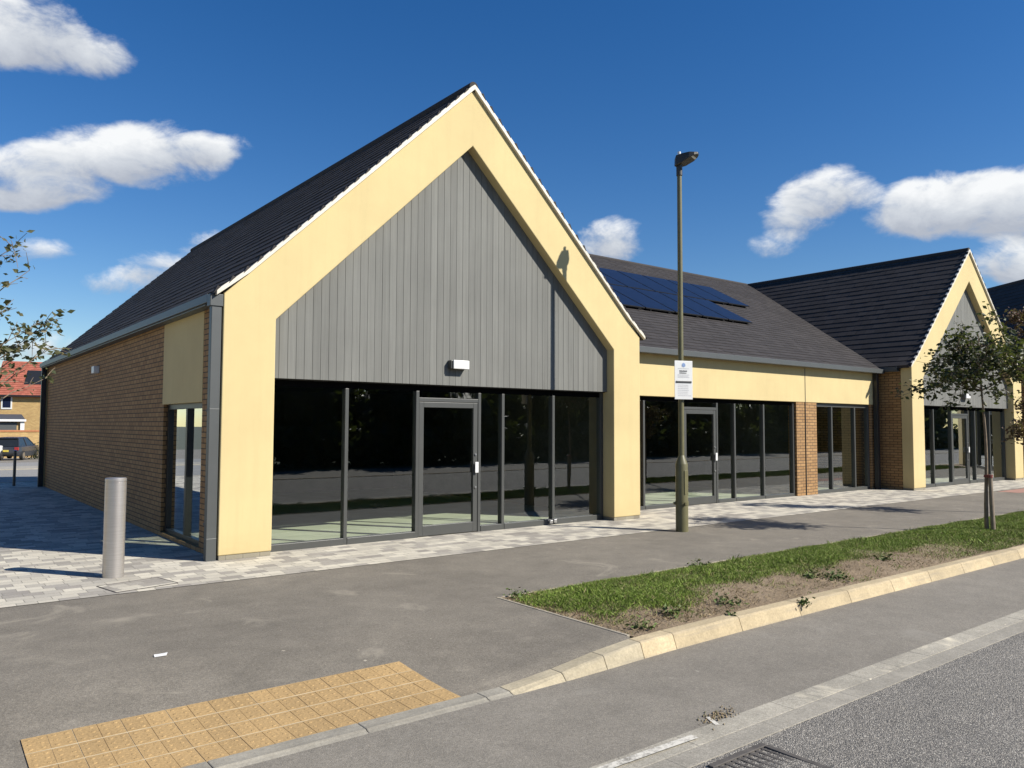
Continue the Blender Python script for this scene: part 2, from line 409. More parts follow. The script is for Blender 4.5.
# lay-by strip, channel blocks, road
YK = -6.00
sheet('lay_by', [-60, -10, 0, 10, 90], [-7.16, YK+.16], -.118, M['layby'])
ch = MB()
x = -30.0
while x < 60:
    l = .50 + random.uniform(-.01, .01)
    ch.box(x+.0008, x+l-.0008, -7.328, -7.155, -.25, -.1155 + random.uniform(-.001, .001), 1)
    x += l
x = -30.2
while x < 60:
    l = .92
    ch.box(x+.0008, x+l-.0008, -7.485, -7.330, -.25, -.1165 + random.uniform(-.001, .001), 0)
    x += l
tag(ch.build('road_channel', [M['channel'], M['channel_worn']], bevel=.002), kind='structure')
sheet('road', [-60, -10, 0, 10, 90], [-14.4, -9.4, -7.48], lambda X, Y: -.122 + .05*smooth(-7.6, -9.4, Y), M['road'])
MB().box(-60, 90, -14.55, -14.4, -.3, -.05).build('kerb_far_side', M['kerb'])['kind'] = 'structure'
M['farverge'] = asphalt_mat('far_verge_grass', (.06, .085, .02), 60, .5, .4)
sheet('footway_far_side', [-60, 90], [-18.5, -14.55], -.05, M['layby'])
sheet('verge_far_side', [-60, 90], [-60, -18.5], -.05, M['farverge'])

# kerb stones
kb = MB()
def kerb_prof(zt): return [(-5.72, -.30), (-5.72, zt), (-5.845, zt), (-5.872, zt-.012), (YK, -.30 if zt < -.08 else -.135), (YK, -.30)]
def kz(x): return float(0.004 - .107*(1 - smooth(0.05, 1.55, x)))
def stone(x0, x1):
    z0, z1 = kz(x0), kz(x1); a, b = x0+.0013, x1-.0013
    def P(x, z):
        o = -.085*(1 - float(smooth(0.1, 2.7, x)))
        return [(x, -5.735+o, -.32), (x, -5.735+o, z), (x, -5.855+o, z), (x, -5.872+o, z-.008), (x, -5.918+o, -.122), (x, -5.92+o, -.32)]
    n = 6; vs = P(a, z0) + P(b, z1)
    kb.add(vs, [tuple(range(n)), tuple(range(2*n-1, n-1, -1))] + [(i, (i+1) % n, (i+1) % n + n, i+n)[::-1] for i in range(n)], 1 if x1 < .2 else 2 if x1 < 1.55 else 0)
joints = list(np.arange(-29.35, .05, .915)) + [.13, .62, 1.06, 1.50, 1.92, 2.86, 3.82, 4.78, 5.72]
while joints[-1] < 60: joints.append(joints[-1] + .93)
for a, b in zip(joints[:-1], joints[1:]): stone(a, b)
tag(kb.build('kerb', [M['kerb'], M['kerb_grey'], M['kerb_mid']], bevel=.007), kind='structure')

# tactile slabs (blister paving) at the crossing
tc = MB()
TX0, TX1, TY0, TY1, NC, NR = -2.69, -.20, -5.80, -4.975, 19, 4
cw, rh = (TX1-TX0)/NC, (TY1-TY0)/NR
for i in range(NC):
    for j in range(NR):
        gl = .0022 if i % 2 == 0 else .0014
        a0, a1 = TX0 + i*cw + gl, TX0 + (i+1)*cw - (.0022 if i % 2 else .0014)
        b1 = TY1 - j*rh - .0075; b0 = TY1 - (j+1)*rh + .0075
        if j == NR-1: b0 -= .035
        lift = random.uniform(.0058, .0070)
        zz = [float(gz(np.array(a), np.array(b))) + lift for a, b in ((a0, b0), (a1, b0), (a1, b1), (a0, b1))]
        tc.add([(a0, b0, zz[0]-.05), (a1, b0, zz[1]-.05), (a1, b1, zz[2]-.05), (a0, b1, zz[3]-.05), (a0, b0, zz[0]), (a1, b0, zz[1]), (a1, b1, zz[2]), (a0, b1, zz[3])],
               [(0,3,2,1), (4,5,6,7), (0,1,5,4), (1,2,6,5), (2,3,7,6), (3,0,4,7)])
        for p in range(2):
            for q in range(3):
                cx = a0 + (p+.5)*(a1-a0)/2; cy = b0 + (q+.5)*(b1-b0)/3; z = float(gz(np.array(cx), np.array(cy))) + lift - .001
                k = 8
                tc.add([(cx+.015*math.cos(t*2*math.pi/k), cy+.015*math.sin(t*2*math.pi/k), z) for t in range(k)] +
                       [(cx+.009*math.cos(t*2*math.pi/k), cy+.009*math.sin(t*2*math.pi/k), z+.0038) for t in range(k)],
                       [(t, (t+1) % k, (t+1) % k + k, t+k) for t in range(k)] + [tuple(range(k, 2*k))])
tag(tc.build('tactile_paving', M['tactile'], fix=False), kind='structure')
M['sand'] = plain('pale_joint_sand', (.52, .43, .28), .95, 0, .2, 9)
sheet('joint_sand', np.linspace(TX0+.002, TX1-.002, 16), np.linspace(TY0-.03, TY1-.002, 10), lambda X, Y: gz(X, Y) + .0042, M['sand'])
M['pinkpave'] = plain('pink_tactile', (.40, .22, .17), .9, 0, .12, 8)
sheet('tactile_paving_pink', [20.6, 22.6], [-2.05, -1.5], .005, M['pinkpave'])

# worn road marking beside the channel, stub of an older line
mk = MB()
def strip(b, pts, w, z):
    for (p, q) in zip(pts[:-1], pts[1:]):
        d = Vector((q[0]-p[0], q[1]-p[1], 0)); n = Vector((-d.y, d.x, 0)).normalized() * w/2
        b.add([(p[0]+n.x, p[1]+n.y, z), (p[0]-n.x, p[1]-n.y, z), (q[0]-n.x, q[1]-n.y, z), (q[0]+n.x, q[1]+n.y, z)], [(0,1,2,3)])
strip(mk, [(-1.4, -7.20), (-.09, -7.225), (.2, -7.23), (.53, -7.24)], .055, -.106)
strip(mk, [(.86, -7.075), (.80, -7.20)], .03, -.112)
tag(mk.build('road_marking', M['paint'], fix=False), kind='structure')

# ------------------------------------------------------------------ shopfront parts
def pane(parent, x0, x1, z0, z1, y, name='window_pane'):
    return MB().box(x0, x1, y, y+.012, z0, z1).build(name, M['glass'], parent)

def shopfront(root, x0, x1, top, yf, mull, door, sill=.10):
    """frame with its panes; door = (xa, xb) between two mullions"""
    f = MB(); d = .11; yg = yf + .055
    ms = sorted(mull + list(door))
    f.box(x0, x0+.075, yf, yf+d, 0.0, top); f.box(x1-.075, x1, yf, yf+d, 0.0, top)
    for m in ms: f.box(m-.028, m+.028, yf, yf+d, 0.0, top-.087)
    edges = [x0+.075] + ms + [x1-.075]
    spans = []
    for a, b in zip(edges[:-1], edges[1:]):
        a2 = a + (.029 if a in ms else 0); b2 = b - (.029 if b in ms else 0)
        if abs(a-door[0]) < 1e-6:
            f.box(a2, b2, yf+.004, yf+d, 2.135, 2.195)
            spans.append((a2, b2, 2.197, top-.087))
        else:
            f.box(a2, b2, yf-.008, yf+d, 0.0, sill)
            spans.append((a2, b2, sill, top-.087))
    fo = f.build('shopfront_frame', M['frame'], root, bevel=.004)
    MB().box(x0+.076, x1-.076, yf+.035, yf+d, top-.086, top).build('head_rail', M['gap'], fo)  # rail painted near black to stand in for recess shade
    for s in spans: pane(fo, s[0], s[1], s[2]-.004, s[3]+.004, yg)
    # door
    a, b = door[0]+.034, door[1]-.034; z1 = 2.128; z0 = .015
    l = MB(); y = yf + .01
    l.box(a, a+.085, y, y+.06, z0, z1); l.box(b-.085, b, y, y+.06, z0, z1)
    l.box(a+.085, b-.085, y, y+.06, z1-.085, z1); l.box(a+.085, b-.085, y, y+.06, z0, z0+.16)
    do = l.build('door', M['frame'], root, bevel=.004)
    pane(do, a+.083, b-.083, z0+.158, z1-.083, y+.03, 'door_pane')
    h = MB(); h.box(b-.075, b-.010, y-.05, y-.036, .98, 1.155); h.box(b-.052, b-.034, y-.036, y, 1.0, 1.03); h.box(b-.052, b-.034, y-.036, y, 1.1, 1.13)
    h.build('handle', M['white'], do, bevel=.004)
    k = MB(); k.tube([(b-.043, y, 1.28), (b-.043, y-.016, 1.28)], .020, 10); k.build('lock', M['steel'], do)
    k = MB(); k.tube([(b-.043, y, .74), (b-.043, y-.016, .74)], .020, 10); k.build('lock', M['steel'], do)
    return fo

def courses(b, prof, length0, length1, along, tile_w=.30, lift=.028, step=.245, flip=False, clipf=None):
    """stepped tile courses. prof: list of (u, z) from eave to ridge; along='y' runs the courses along y (u is x) or 'x' (u is y)"""
    P = [Vector((p[0], p[1])) for p in prof]
    L = [0]
    for p, q in zip(P[:-1], P[1:]): L.append(L[-1] + (q-p).length)
    def at(s):
        for i in range(len(P)-1):
            if s <= L[i+1] + 1e-9:
                t = (s-L[i])/(L[i+1]-L[i]); d = (P[i+1]-P[i]).normalized(); nrm = Vector((-d.y, d.x))
                if nrm.y < 0: nrm = -nrm
                return P[i].lerp(P[i+1], t), nrm
        return P[-1], Vector((0, 1))
    n = max(1, round(L[-1]/step)); st = L[-1]/n
    nt = max(1, round((length1-length0)/tile_w)); tw = (length1-length0)/nt
    for i in range(n):
        p0, n0 = at(i*st); p1, n1 = at(min(L[-1], (i+1)*st + .03))
        off = (i % 2) * .5
        for k in range(-1, nt+1):
            a = length0 + (k+off)*tw; c = a + tw
            a = max(a, length0); c = min(c, length1)
            if c - a < .02: continue
            if clipf and not clipf((a+c)/2, p0, p1): continue
            dl = lift + random.uniform(-.003, .004)
            q0 = p0 + n0*dl; q1 = p1 + n1*(.006 + random.uniform(-.001, .001)); qb = p0 - n0*.01
            def T(q, w): return (q.x, w, q.y) if along == 'y' else (w, q.x, q.y)
            a2, c2 = a + .0015, c - .0015
            b.add([T(q0, a2), T(q0, c2), T(q1, c2), T(q1, a2), T(qb, a2), T(qb, c2)], [(0,1,2,3), (4,5,1,0)])
    return n, st, at

def gable_unit(name, label, loc, rz=0, left='brick', extras=True):
    root = thing(name, label, 'shop unit', loc, rz, 'gable fronted shop units')
    zb = .065
    pts = [(0, zb), (PW, zb), (PW, IH), (W/2, IA), (W-PW, IH), (W-PW, zb), (W, zb), (W, HE), (W/2, HA), (0, HE)]
    MB().prism(pts, 0, RET).build('front_wall', M['render'], root, bevel=.012)
    MB().box(.012, PW-.01, .012, RET, -.05, zb+.002).build('plinth', M['plinth'], root)
    MB().box(W-PW+.01, W-.012, .012, RET, -.05, zb+.002).build('plinth', M['plinth'], root)
    # cladding boards
    cz = 2.40; b = MB(); bw = .1222; n = round((W-2*PW)/bw); bw = (W-2*PW)/n
    def zt(x): return (IH + (x-PW)*(IA-IH)/(W/2-PW)) if x <= W/2 else (IH + (W-PW-x)*(IA-IH)/(W/2-PW))
    for i in range(n):
        a, c = PW + i*bw + .0018, PW + (i+1)*bw - .0018
        y = .18 + random.uniform(-.001, .001)
        top = [(a, zt(a)), (c, zt(c))]
        if a < W/2 < c: top = [(a, zt(a)), (W/2, IA), (c, zt(c))]
        b.prism([(a, cz), (c, cz)] + top[::-1], y, y+.022)
    b.build('cladding', M['clad'], root, bevel=.002)
    MB().prism([(PW, cz+.01), (W-PW, cz+.01), (W-PW, IH), (W/2, IA), (PW, IH)], .204, .24).build('cladding_backing', M['dark'], root)
    MB().box(PW, W-PW, .24, .42, 2.39, 2.44).build('soffit', M['dark'], root)
    shopfront(root, PW, W-PW, 2.385, .285, [1.92, 4.83, 5.97], (3.135, 4.335))
    if left == 'window':
        q = MB(); q.box(5.85, 5.925, .245, .284, .03, .085); q.box(5.945, 6.01, .235, .284, .04, .10); q.build('floor_bolt', M['steel'], root, bevel=.004)
    # bulkhead light over the door
    l = MB(); l.box(3.62, 3.95, .075, .18, 2.665, 2.80); lo = l.build('wall_light', M['frame'], root, bevel=.008)
    MB().box(3.65, 3.955, .045, .076, 2.662, 2.803).build('diffuser', M['white'], lo, bevel=.012)
    # side walls
    top = 3.42
    b = MB()
    if left == 'window':
        y0, y1, zs, zh = .86, 2.86, .06, 2.07
        b.box(.012, .25, RET, y0, 0, top); b.box(.012, .25, y1, DEPTH-.3, 0, top); b.box(.012, .25, y0, y1, 0, zs)
        MB().box(.006, .22, y0, y1+.06, zh, top-.01).build('render_panel', M['render'], root, bevel=.004)
        f = MB(); xa = .075
        f.box(xa, xa+.08, y0, y0+.07, zs, zh); f.box(xa, xa+.08, y1-.07, y1, zs, zh); f.box(xa, xa+.08, y0+.07, y1-.07, zs, zs+.07); f.box(xa, xa+.08, y0+.07, y1-.07, zh-.08, zh)
        ym = (y0+y1)/2 - .08; f.box(xa-.01, xa+.08, ym-.04, ym+.04, zs+.07, zh-.08)
        fo = f.build('side_window', M['pipe_dark'], root, bevel=.003)
        for a, c in ((y0+.068, ym-.038), (ym+.038, y1-.068)):
            MB().box(xa+.04, xa+.052, a, c, zs+.068, zh-.078).build('window_pane', M['glass'], fo)
        # box on the side wall
        MB().box(-.10, .012, 8.0, 8.26, 2.83, 2.98).build('side_light', M['white'], root, bevel=.01)
        # square downpipe with hopper at the front corner
        d = MB(); d.box(-.145, -.015, .03, .13, .0, 3.36); d.box(-.17, 0.0, .015, .16, 3.30, 3.46)
        for z in (.45, 1.92): d.box(-.15, .0, .125, .165, z, z+.035)
        for z in (.28, 1.95): d.box(-.147, -.013, .028, .132, z, z+.012)
        d.build('downpipe', M['slate'], root, bevel=.006)
        d = MB(); d.box(-.15, -.03, DEPTH-.35, DEPTH-.25, 0, 3.36); d.build('downpipe', M['pipe_dark'], root, bevel=.006)
        MB().box(-.05, .25, DEPTH-.3, DEPTH, 0, 3.44).build('rear_pier', M['render'], root, bevel=.008)
    else:
        b.box(.012, .25, RET, DEPTH, 0, top)
    b.box(W-.25, W-.012, RET, DEPTH, 0, top)
    b.build('side_wall', M['brick'], root)
    MB().prism([(.02, 0), (W-.02, 0), (W-.02, HE-.1), (W/2, HA-.1), (.02, HE-.1)], DEPTH-.25, DEPTH-.02).build('rear_wall', M['brick'], root)
    # room behind the glass
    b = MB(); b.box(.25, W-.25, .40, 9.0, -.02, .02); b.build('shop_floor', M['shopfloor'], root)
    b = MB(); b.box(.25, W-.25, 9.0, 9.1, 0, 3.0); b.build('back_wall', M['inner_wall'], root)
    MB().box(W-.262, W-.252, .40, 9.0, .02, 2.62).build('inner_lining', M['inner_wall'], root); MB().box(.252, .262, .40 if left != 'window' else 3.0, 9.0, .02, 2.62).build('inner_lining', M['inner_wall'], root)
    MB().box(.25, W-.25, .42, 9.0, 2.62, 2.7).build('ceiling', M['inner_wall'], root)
    # roof
    def zr(x): return HE + SL*x + .050
    profL = [(-.11, zr(-.11)+.07), (.10, zr(.10)+.035), (.32, zr(.32)), (W/2, zr(W/2))]
    b = MB()
    n, st, at = courses(b, profL, .0, DEPTH+.05, 'y', lift=.019)
    profR = [(W-p[0], p[1]) for p in profL]
    courses(b, profR, .0, DEPTH+.05, 'y', lift=.019)
    # tile ends showing past the verge trim
    for s in range(n):
        p, nn = at(s*st + .01)
        for mir in (0, 1):
            x = p.x if not mir else W-p.x; z = p.y
            dx = nn.x if not mir else -nn.x
            d = .072
            b.add([(x-d*.7*(1 if not mir else -1), -.057, z-d*.7+nn.y*.012), (x+.0, -.057, z+nn.y*.088), (x+d*.6*(1 if not mir else -1), -.057, z+d*.55+nn.y*.02),
                   (x-d*.7*(1 if not mir else -1), .03, z-d*.7+nn.y*.012), (x, .03, z+nn.y*.088), (x+d*.6*(1 if not mir else -1), .03, z+d*.55+nn.y*.02)],
                  [(0,1,2), (3,5,4), (0,3,4,1), (1,4,5,2)])
    ro = b.build('roof', M['tile'], root, fix=False)
    b = MB()
    lo = [(-.11, profL[0][1]-.06), (.10, profL[1][1]-.07), (.32, profL[2][1]-.09), (W/2, zr(W/2)-.10)]
    body = [(p[0], p[1]-.014) for p in profL] + [(W-p[0], p[1]-.014) for p in profL[::-1]][1:]
    under = lo + [(W-p[0], p[1]) for p in lo[::-1]][1:]
    b.prism(body + under[::-1], .01, DEPTH+.04); b.build('roof_deck', M['tile'], root)
    b = MB(); b.tube([(W/2, -.02, zr(W/2)-.02), (W/2, DEPTH+.05, zr(W/2)-.02)], .085, 12); b.build('ridge_tile', M['tile'], ro, smooth=True)
    b = MB()
    top_ = [(p[0], p[1]+.022) for p in profL[:-1]] + [(W/2-.07, zr(W/2-.07)+.022), (W/2, zr(W/2)+.01), (W/2+.07, zr(W/2-.07)+.022)] + [(W-p[0], p[1]+.022) for p in profL[:-1][::-1]]
    bot = [(p[0], p[1]-.050) for p in profL[:-1]] + [(W/2, zr(W/2)-.072)] + [(W-p[0], p[1]-.050) for p in profL[:-1][::-1]]
    b.prism(top_ + bot[::-1], -.052, .012); b.build('verge_trim', M['trim'], root, bevel=.006)
    # eaves gutters
    for sgn in (-1, 1):
        g = MB(); x0, x1 = (-.17, -.03) if sgn < 0 else (W+.03, W+.17)
        y0 = .16 if left == 'window' or sgn > 0 else RET
        if sgn > 0 or left != 'window': y0 = RET+.02
        g.prism([(x0, 3.36), (x1, 3.36), (x1, 3.47), (x1-.015, 3.47), (x1-.015, 3.38), (x0+.015, 3.38), (x0+.015, 3.47), (x0, 3.47)], y0, DEPTH)
        g.box(min(x0,x1)+.03 if sgn < 0 else W-.02, .0 if sgn < 0 else W+.12, RET+.01, DEPTH, 3.335, 3.358)
        g.build('gutter', M['slate'], root, bevel=.004)
    return root

g1 = gable_unit('gable_shop', 'largest cream gabled shop unit nearest the camera, steel bollard by its left corner', (0, 0, 0), 0, 'window')
g2 = gable_unit('gable_shop', 'second cream gabled shop unit further right, behind the slim verge tree', (G2X, 0, 0), 0)
g3 = gable_unit('gable_shop', 'dark roof slope at the right edge, past the second cream gable', (28.25, -.02, 0), R(-34)); g3.scale = (1.12, 1.12, 1.12)

# ------------------------------------------------------------------ link building
lk = thing('link_shop', 'low cream and brick shop block with solar panels between the two gables', 'shop unit', (0, 0, 0))
XL, XR = W, G2X
b = MB(); b.box(XL+.01, XR-.02, MY, MY+.2, 2.40, 3.32); b.box(XL+.01, 8.6, MY, MY+.2, .05, 2.40)
b.build('front_wall', M['render'], lk, bevel=.006)
MB().box(14.76, 15.70, MY+.012, MY+.25, 0, 2.398).build('brick_pier', M['brick'], lk)
MB().box(18.52, 18.99, MY+.03, MY+.25, 0, 2.398).build('brick_pier', M['brick'], lk)
MB().box(15.145, 15.165, MY-.006, MY+.014, 0, 3.27).build('movement_joint', M['pipe_dark'], lk)
shopfront(lk, 8.6, 14.76, 2.39, MY+.07, [9.13, 12.27, 13.43], (10.40, 11.60), .08)
# the window beside the pier has no door
f = MB(); yf = MY+.07; ms = [16.55, 17.74]
f.box(15.70, 15.775, yf, yf+.11, 0, 2.39); f.box(18.44, 18.52, yf, yf+.11, 0, 2.39); f.box(15.775, 18.44, yf+.012, yf+.11, 2.30, 2.39); f.box(15.775, 18.44, yf-.008, yf+.11, 0, .09)
for m in ms: f.box(m-.03, m+.03, yf, yf+.11, .09, 2.30)
fo = f.build('shopfront_frame', M['frame'], lk, bevel=.004)
for a, c in ((15.773, 16.522), (16.578, 17.712), (17.768, 18.442)): pane(fo, a, c, .088, 2.302, yf+.055)
d = MB(); d.box(18.62, 18.74, MY-.13, MY-.01, 0, 3.36); d.build('downpipe', M['pipe_dark'], lk, bevel=.006)
g = MB(); y1 = MY-.10; y0 = y1-.14
g.prism([(y0, 3.29), (y1, 3.29), (y1, 3.41), (y1-.015, 3.41), (y1-.015, 3.31), (y0+.015, 3.31), (y0+.015, 3.41), (y0, 3.41)], XL+.18, XR-.18, 'x')
g.box(XL+.02, XR-.03, y1+.002, MY+.2, 3.30, 3.335)
g.build('gutter', M['slate'], lk, bevel=.004)
RY, RZ, EY, EZ = 8.0, 7.30, .74, 3.39
ms_ = (RZ-EZ)/(RY-EY)
def above_gables(x, z):
    zl = HE + SL*(W-x) + .03 if x < W else -9
    zr_ = HE + SL*(x-G2X) + .03 if x > G2X else -9
    return z > max(zl, zr_) - .35
b = MB()
courses(b, [(EY, EZ), (RY, RZ)], 4.1, 22.85, 'x', .30, .018, .20, clipf=lambda x, p0, p1: above_gables(x, p1.y))
courses(b, [(15.3, 3.39), (RY, RZ)], 4.1, 22.85, 'x', .30, .018, .30, clipf=lambda x, p0, p1: above_gables(x, p1.y))
ro = b.build('roof', M['tile'], lk, fix=False)
b = MB(); b.tube([(4.3, RY, RZ+.0), (22.7, RY, RZ+.0)], .07, 10); b.build('ridge_tile', M['tile'], ro, smooth=True)
b = MB()
b.prism([(EY, EZ-.02), (RY, RZ-.02), (15.3, 3.37), (15.3, 3.25), (RY, RZ-.16), (EY, EZ-.06)], XL+.02, XR-.02, 'x'); b.build('roof_deck', M['dark'], lk)
MB().box(XL+.02, XR-.02, 14.9, 15.1, 0, 3.3).build('rear_wall', M['brick'], lk)
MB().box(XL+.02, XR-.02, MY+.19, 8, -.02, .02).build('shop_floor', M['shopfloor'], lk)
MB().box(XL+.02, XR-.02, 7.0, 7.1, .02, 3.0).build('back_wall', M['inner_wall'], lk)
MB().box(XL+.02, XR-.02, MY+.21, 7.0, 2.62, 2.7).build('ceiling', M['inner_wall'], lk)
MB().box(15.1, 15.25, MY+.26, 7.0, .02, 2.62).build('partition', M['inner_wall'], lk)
# solar panels laid on the roof (each its own part)
nrm = Vector((0, -ms_, 1)).normalized(); up = Vector((0, 1, ms_)).normalized()
pw_, ph_ = 1.095, 1.78
def solar(x0, y_low):
    base = Vector((x0, y_low, EZ + ms_*(y_low-EY))) + nrm*.10
    rot = Matrix((Vector((1, 0, 0)), up, nrm)).transposed().to_4x4()
    o = MB().box(0, pw_, 0, ph_, -.035, 0).build('solar_panel', M['pipe_dark'], lk, bevel=.004)
    o.matrix_local = Matrix.Translation(base) @ rot
    MB().box(.018, pw_-.018, .018, ph_-.018, -.01, .003).build('solar_cells', M['cells'], o)
    q = MB(); 
    for u in (.2, pw_-.2):
        q.box(u-.02, u+.02, .0, ph_, -.10, -.036)
    q.build('mounting_rail', M['pipe_dark'], o)
for i in range(7): solar(18.25 - (i+1)*1.135, 4.75)
for i in range(5): solar(16.05 - (i+1)*1.135, 3.12)

# rendered building across the path, off to the left: it shows in the side window glass
nb = thing('rendered_building', 'cream rendered building across the side path, mirrored in the side window', 'building', (-27, 3, 0))
MB().box(0, 9, 0, 16, -.1, 5.6).build('wall', M['render'], nb, bevel=.01)
b = MB(); b.prism([(-.3, 5.55), (4.5, 9.2), (9.3, 5.55)], -.2, 16.2); b.build('roof', M['tile'], nb)
for y in (2.2, 6.4, 10.6, 14.0):
    for z in (.9, 3.4):
        f = MB(); f.box(8.98, 9.04, y-.7, y+.7, z, z+1.5); fo = f.build('window', M['white'], nb)
        f = MB(); f.box(9.03, 9.055, y-.6, y-.03, z+.1, z+1.4); f.build('window_pane', M['car_glass'], fo)
        f = MB(); f.box(9.03, 9.055, y+.03, y+.6, z+.1, z+1.4); f.build('window_pane', M['car_glass'], fo)

# ------------------------------------------------------------------ street furniture
LX, LY = 7.11, -1.68
lp = thing('lamp_post', 'olive green lamp post standing on the paving edge before the shops', 'lamp post', (LX, LY, 0))
b = MB(); b.tube([(0,0,1.27), (0,0,3.5), (0,0,6.25)], [.047, .044, .040], 20); b.build('column', M['post'], lp, smooth=True)
b = MB(); b.tube([(0,0,-.05), (0,0,1.12), (0,0,1.13), (0,0,1.27)], [.105, .102, .100, .048], 24); bs = b.build('column_base', M['post'], lp, smooth=True)
b = MB(); b.tube([(0,0,.44), (0,0,.50)], [.112, .112], 24)
for a in (20, 150, 250): b.tube([(.10*math.cos(R(a)), .10*math.sin(R(a)), .47), (.145*math.cos(R(a)), .145*math.sin(R(a)), .47)], .022, 10)
b.build('collar', M['post'], bs, smooth=True)
MB().box(-.045, .045, -.1035, -.095, .62, 1.02).build('access_door', M['post'], bs, bevel=.004)
b = MB(); b.tube([(0,0,6.05), (0,0,6.30)], .052, 16)
hd = Vector((.30, -.95, 0)).normalized(); hs_ = Vector((-hd.y, hd.x, 0))
def lant(s, w, z0, z1): return [Vector((0,0,0)) + hd*s + hs_*w + Vector((0,0,z)) for z in (z0, z1)]
secs = [(-.07, .05, 6.22, 6.34), (-.03, .09, 6.22, 6.40), (.08, .11, 6.24, 6.41), (.22, .12, 6.30, 6.41), (.30, .085, 6.34, 6.40), (.34, .035, 6.36, 6.40)]
vs, fs = [], []
for s, w, z0, z1 in secs:
    for ww, zz in ((-w, z0), (w, z0), (w*.8, z1), (-w*.8, z1)): vs.append(hd*s + hs_*ww + Vector((0,0,zz)))
for i in range(len(secs)-1):
    for k in range(4): fs.append((i*4+k, i*4+(k+1) % 4, (i+1)*4+(k+1) % 4, (i+1)*4+k))
fs += [(3,2,1,0), tuple(range(len(vs)-4, len(vs)))]
b.add(vs, fs); ln = b.build('lantern', M['post_top'], lp, bevel=.008)
b = MB(); b.tube([tuple(hd*.0 + Vector((0,0,6.41))), tuple(hd*.0 + Vector((0,0,6.47)))], .028, 12); b.build('photocell', M['white'], ln)
b = MB(); q0, q1 = hd*.12, hd*.28
b.add([tuple(q0+hs_*.09+Vector((0,0,6.258))), tuple(q0-hs_*.09+Vector((0,0,6.258))), tuple(q1-hs_*.08+Vector((0,0,6.328))), tuple(q1+hs_*.08+Vector((0,0,6.328))),
       tuple(q0+hs_*.09+Vector((0,0,6.270))), tuple(q0-hs_*.09+Vector((0,0,6.270))), tuple(q1-hs_*.08+Vector((0,0,6.34))), tuple(q1+hs_*.08+Vector((0,0,6.34)))],
      [(0,1,2,3), (7,6,5,4), (0,4,5,1), (1,5,6,2), (2,6,7,3), (3,7,4,0)]); b.build('lamp_lens', M['white'], ln)

# notice fixed to the post
ns = thing('notice_sign', 'white notice plate clamped to the olive lamp post', 'sign', (LX, LY, 2.535), R(-19))
b = MB(); b.box(-.172, .172, -.088, -.080, -.325, .325); pl = b.build('plate', M['white'], ns, bevel=.006)
b = MB(); b.box(-.15, .15, -.097, -.089, -.048, -.014); b.box(-.07, .07, -.079, .055, -.05, -.012); b.build('clamp', M['frame'], ns, bevel=.006)
M['ink'] = plain('dark_ink', (.07, .07, .075), .8); M['ink_blue'] = plain('blue_ink', (.25, .36, .6), .8); M['ink_grey'] = plain('grey_ink', (.5, .5, .52), .8)
b = MB(); x = -.078
random.seed(3)
for row, (z, h) in enumerate(((.143, .02), (.112, .015))):
    x = -.08
    while x < .05 - row*.015:
        w = random.choice((.010, .014, .018)); b.box(x, x+w, -.0915, -.0875, z, z+h*random.uniform(.8, 1.1), 0); x += w + .005
b.build('heading', M['ink'], pl)
b = MB(); b.prism([(-.035, .235), (0, .215), (.035, .235), (.03, .275), (0, .292), (-.03, .275)], -.0915, -.0875); b.build('crest', M['ink_blue'], pl)
for z in (.085, .065, .045, .190, -.085, -.115, -.145, -.175, -.205, -.235, -.265):
    x = -.11; xe = random.uniform(.06, .11); b = MB()
    while x < xe: w = random.uniform(.012, .04); b.box(x, x+w, -.0912, -.0875, z, z+.006); x += w + .008
    b.build('small_print', M['ink_grey'], pl)

# stainless bollard
bo = thing('bollard', 'tall brushed steel bollard on the block paving left of the nearest gable', 'bollard', (-1.294, -.35, 0), 0, 'steel bollards')
b = MB(); b.tube([(0,0,-.05), (0,0,1.085)], .113, 40); b.build('post', M['bollard'], bo, smooth=True)
b = MB(); b.tube([(0,0,1.085), (0,0,1.095)], .108, 40); b.tube([(0,0,1.095), (0,0,1.125), (0,0,1.135)], [.114, .114, .105], 40); b.build('cap', M['bollard'], bo, smooth=True)

# thin grey posts at the rear corner of the building
def small_post(x, y, label):
    p = thing('bollard', label, 'bollard', (x, y, 0), 0, 'steel bollards')
    b = MB(); b.tube([(0,0,-.05), (0,0,1.0)], .038, 16); b.build('post', M['frame'], p, smooth=True)
    b = MB(); b.tube([(0,0,1.0), (0,0,1.02)], [.044, .03], 16); b.build('cap', M['steel'], p, smooth=True)
small_post(-.64, 15.9, 'thin dark bollard far back at the rear corner of the brick wall')

# access cover filled with blocks
cv = thing('access_cover', 'paved inspection cover with thin metal edges beside the tall steel bollard', 'cover', (-1.18, -1.02, .004), R(12))
b = MB(); w, h = .33, .24
for s in (-1, 1): b.box(-w, w, s*h-.006, s*h+.006, -.02, .006); b.box(s*w-.006, s*w+.006, -h+.0065, h-.0065, -.02, .006)
b.build('cover_edge', M['cast'], cv); MB().box(-w+.007, w-.007, -h+.007, h-.007, -.02, .004).build('cover_infill', M['paving'], cv)

# drain grate at the channel
dg = thing('drain_grate', 'black iron gully grate in the road beside the channel', 'drain grate', (.52, -7.79, -.118))
b = MB()
for s in (-1, 1): b.box(-.25, .25, s*.235-.02, s*.235+.02, -.06, .010); b.box(s*.235-.02 + s*.006, s*.235+.02 + s*.006, -.213, .213, -.06, .009)
b.build('grate_frame', M['cast'], dg, bevel=.004)
b = MB()
for i in range(8):
    u = -.196 + i*.056; b.box(u-.009, u+.009, -.214, .214, -.045, .004)
    b.box(-.214, .214, u-.007, u+.007, -.045, .0025)
b.build('grate_bars', M['cast'], dg)
MB().box(-.215, .215, -.215, .215, -.22, -.12).build('gully_pot', M['dark'], dg)

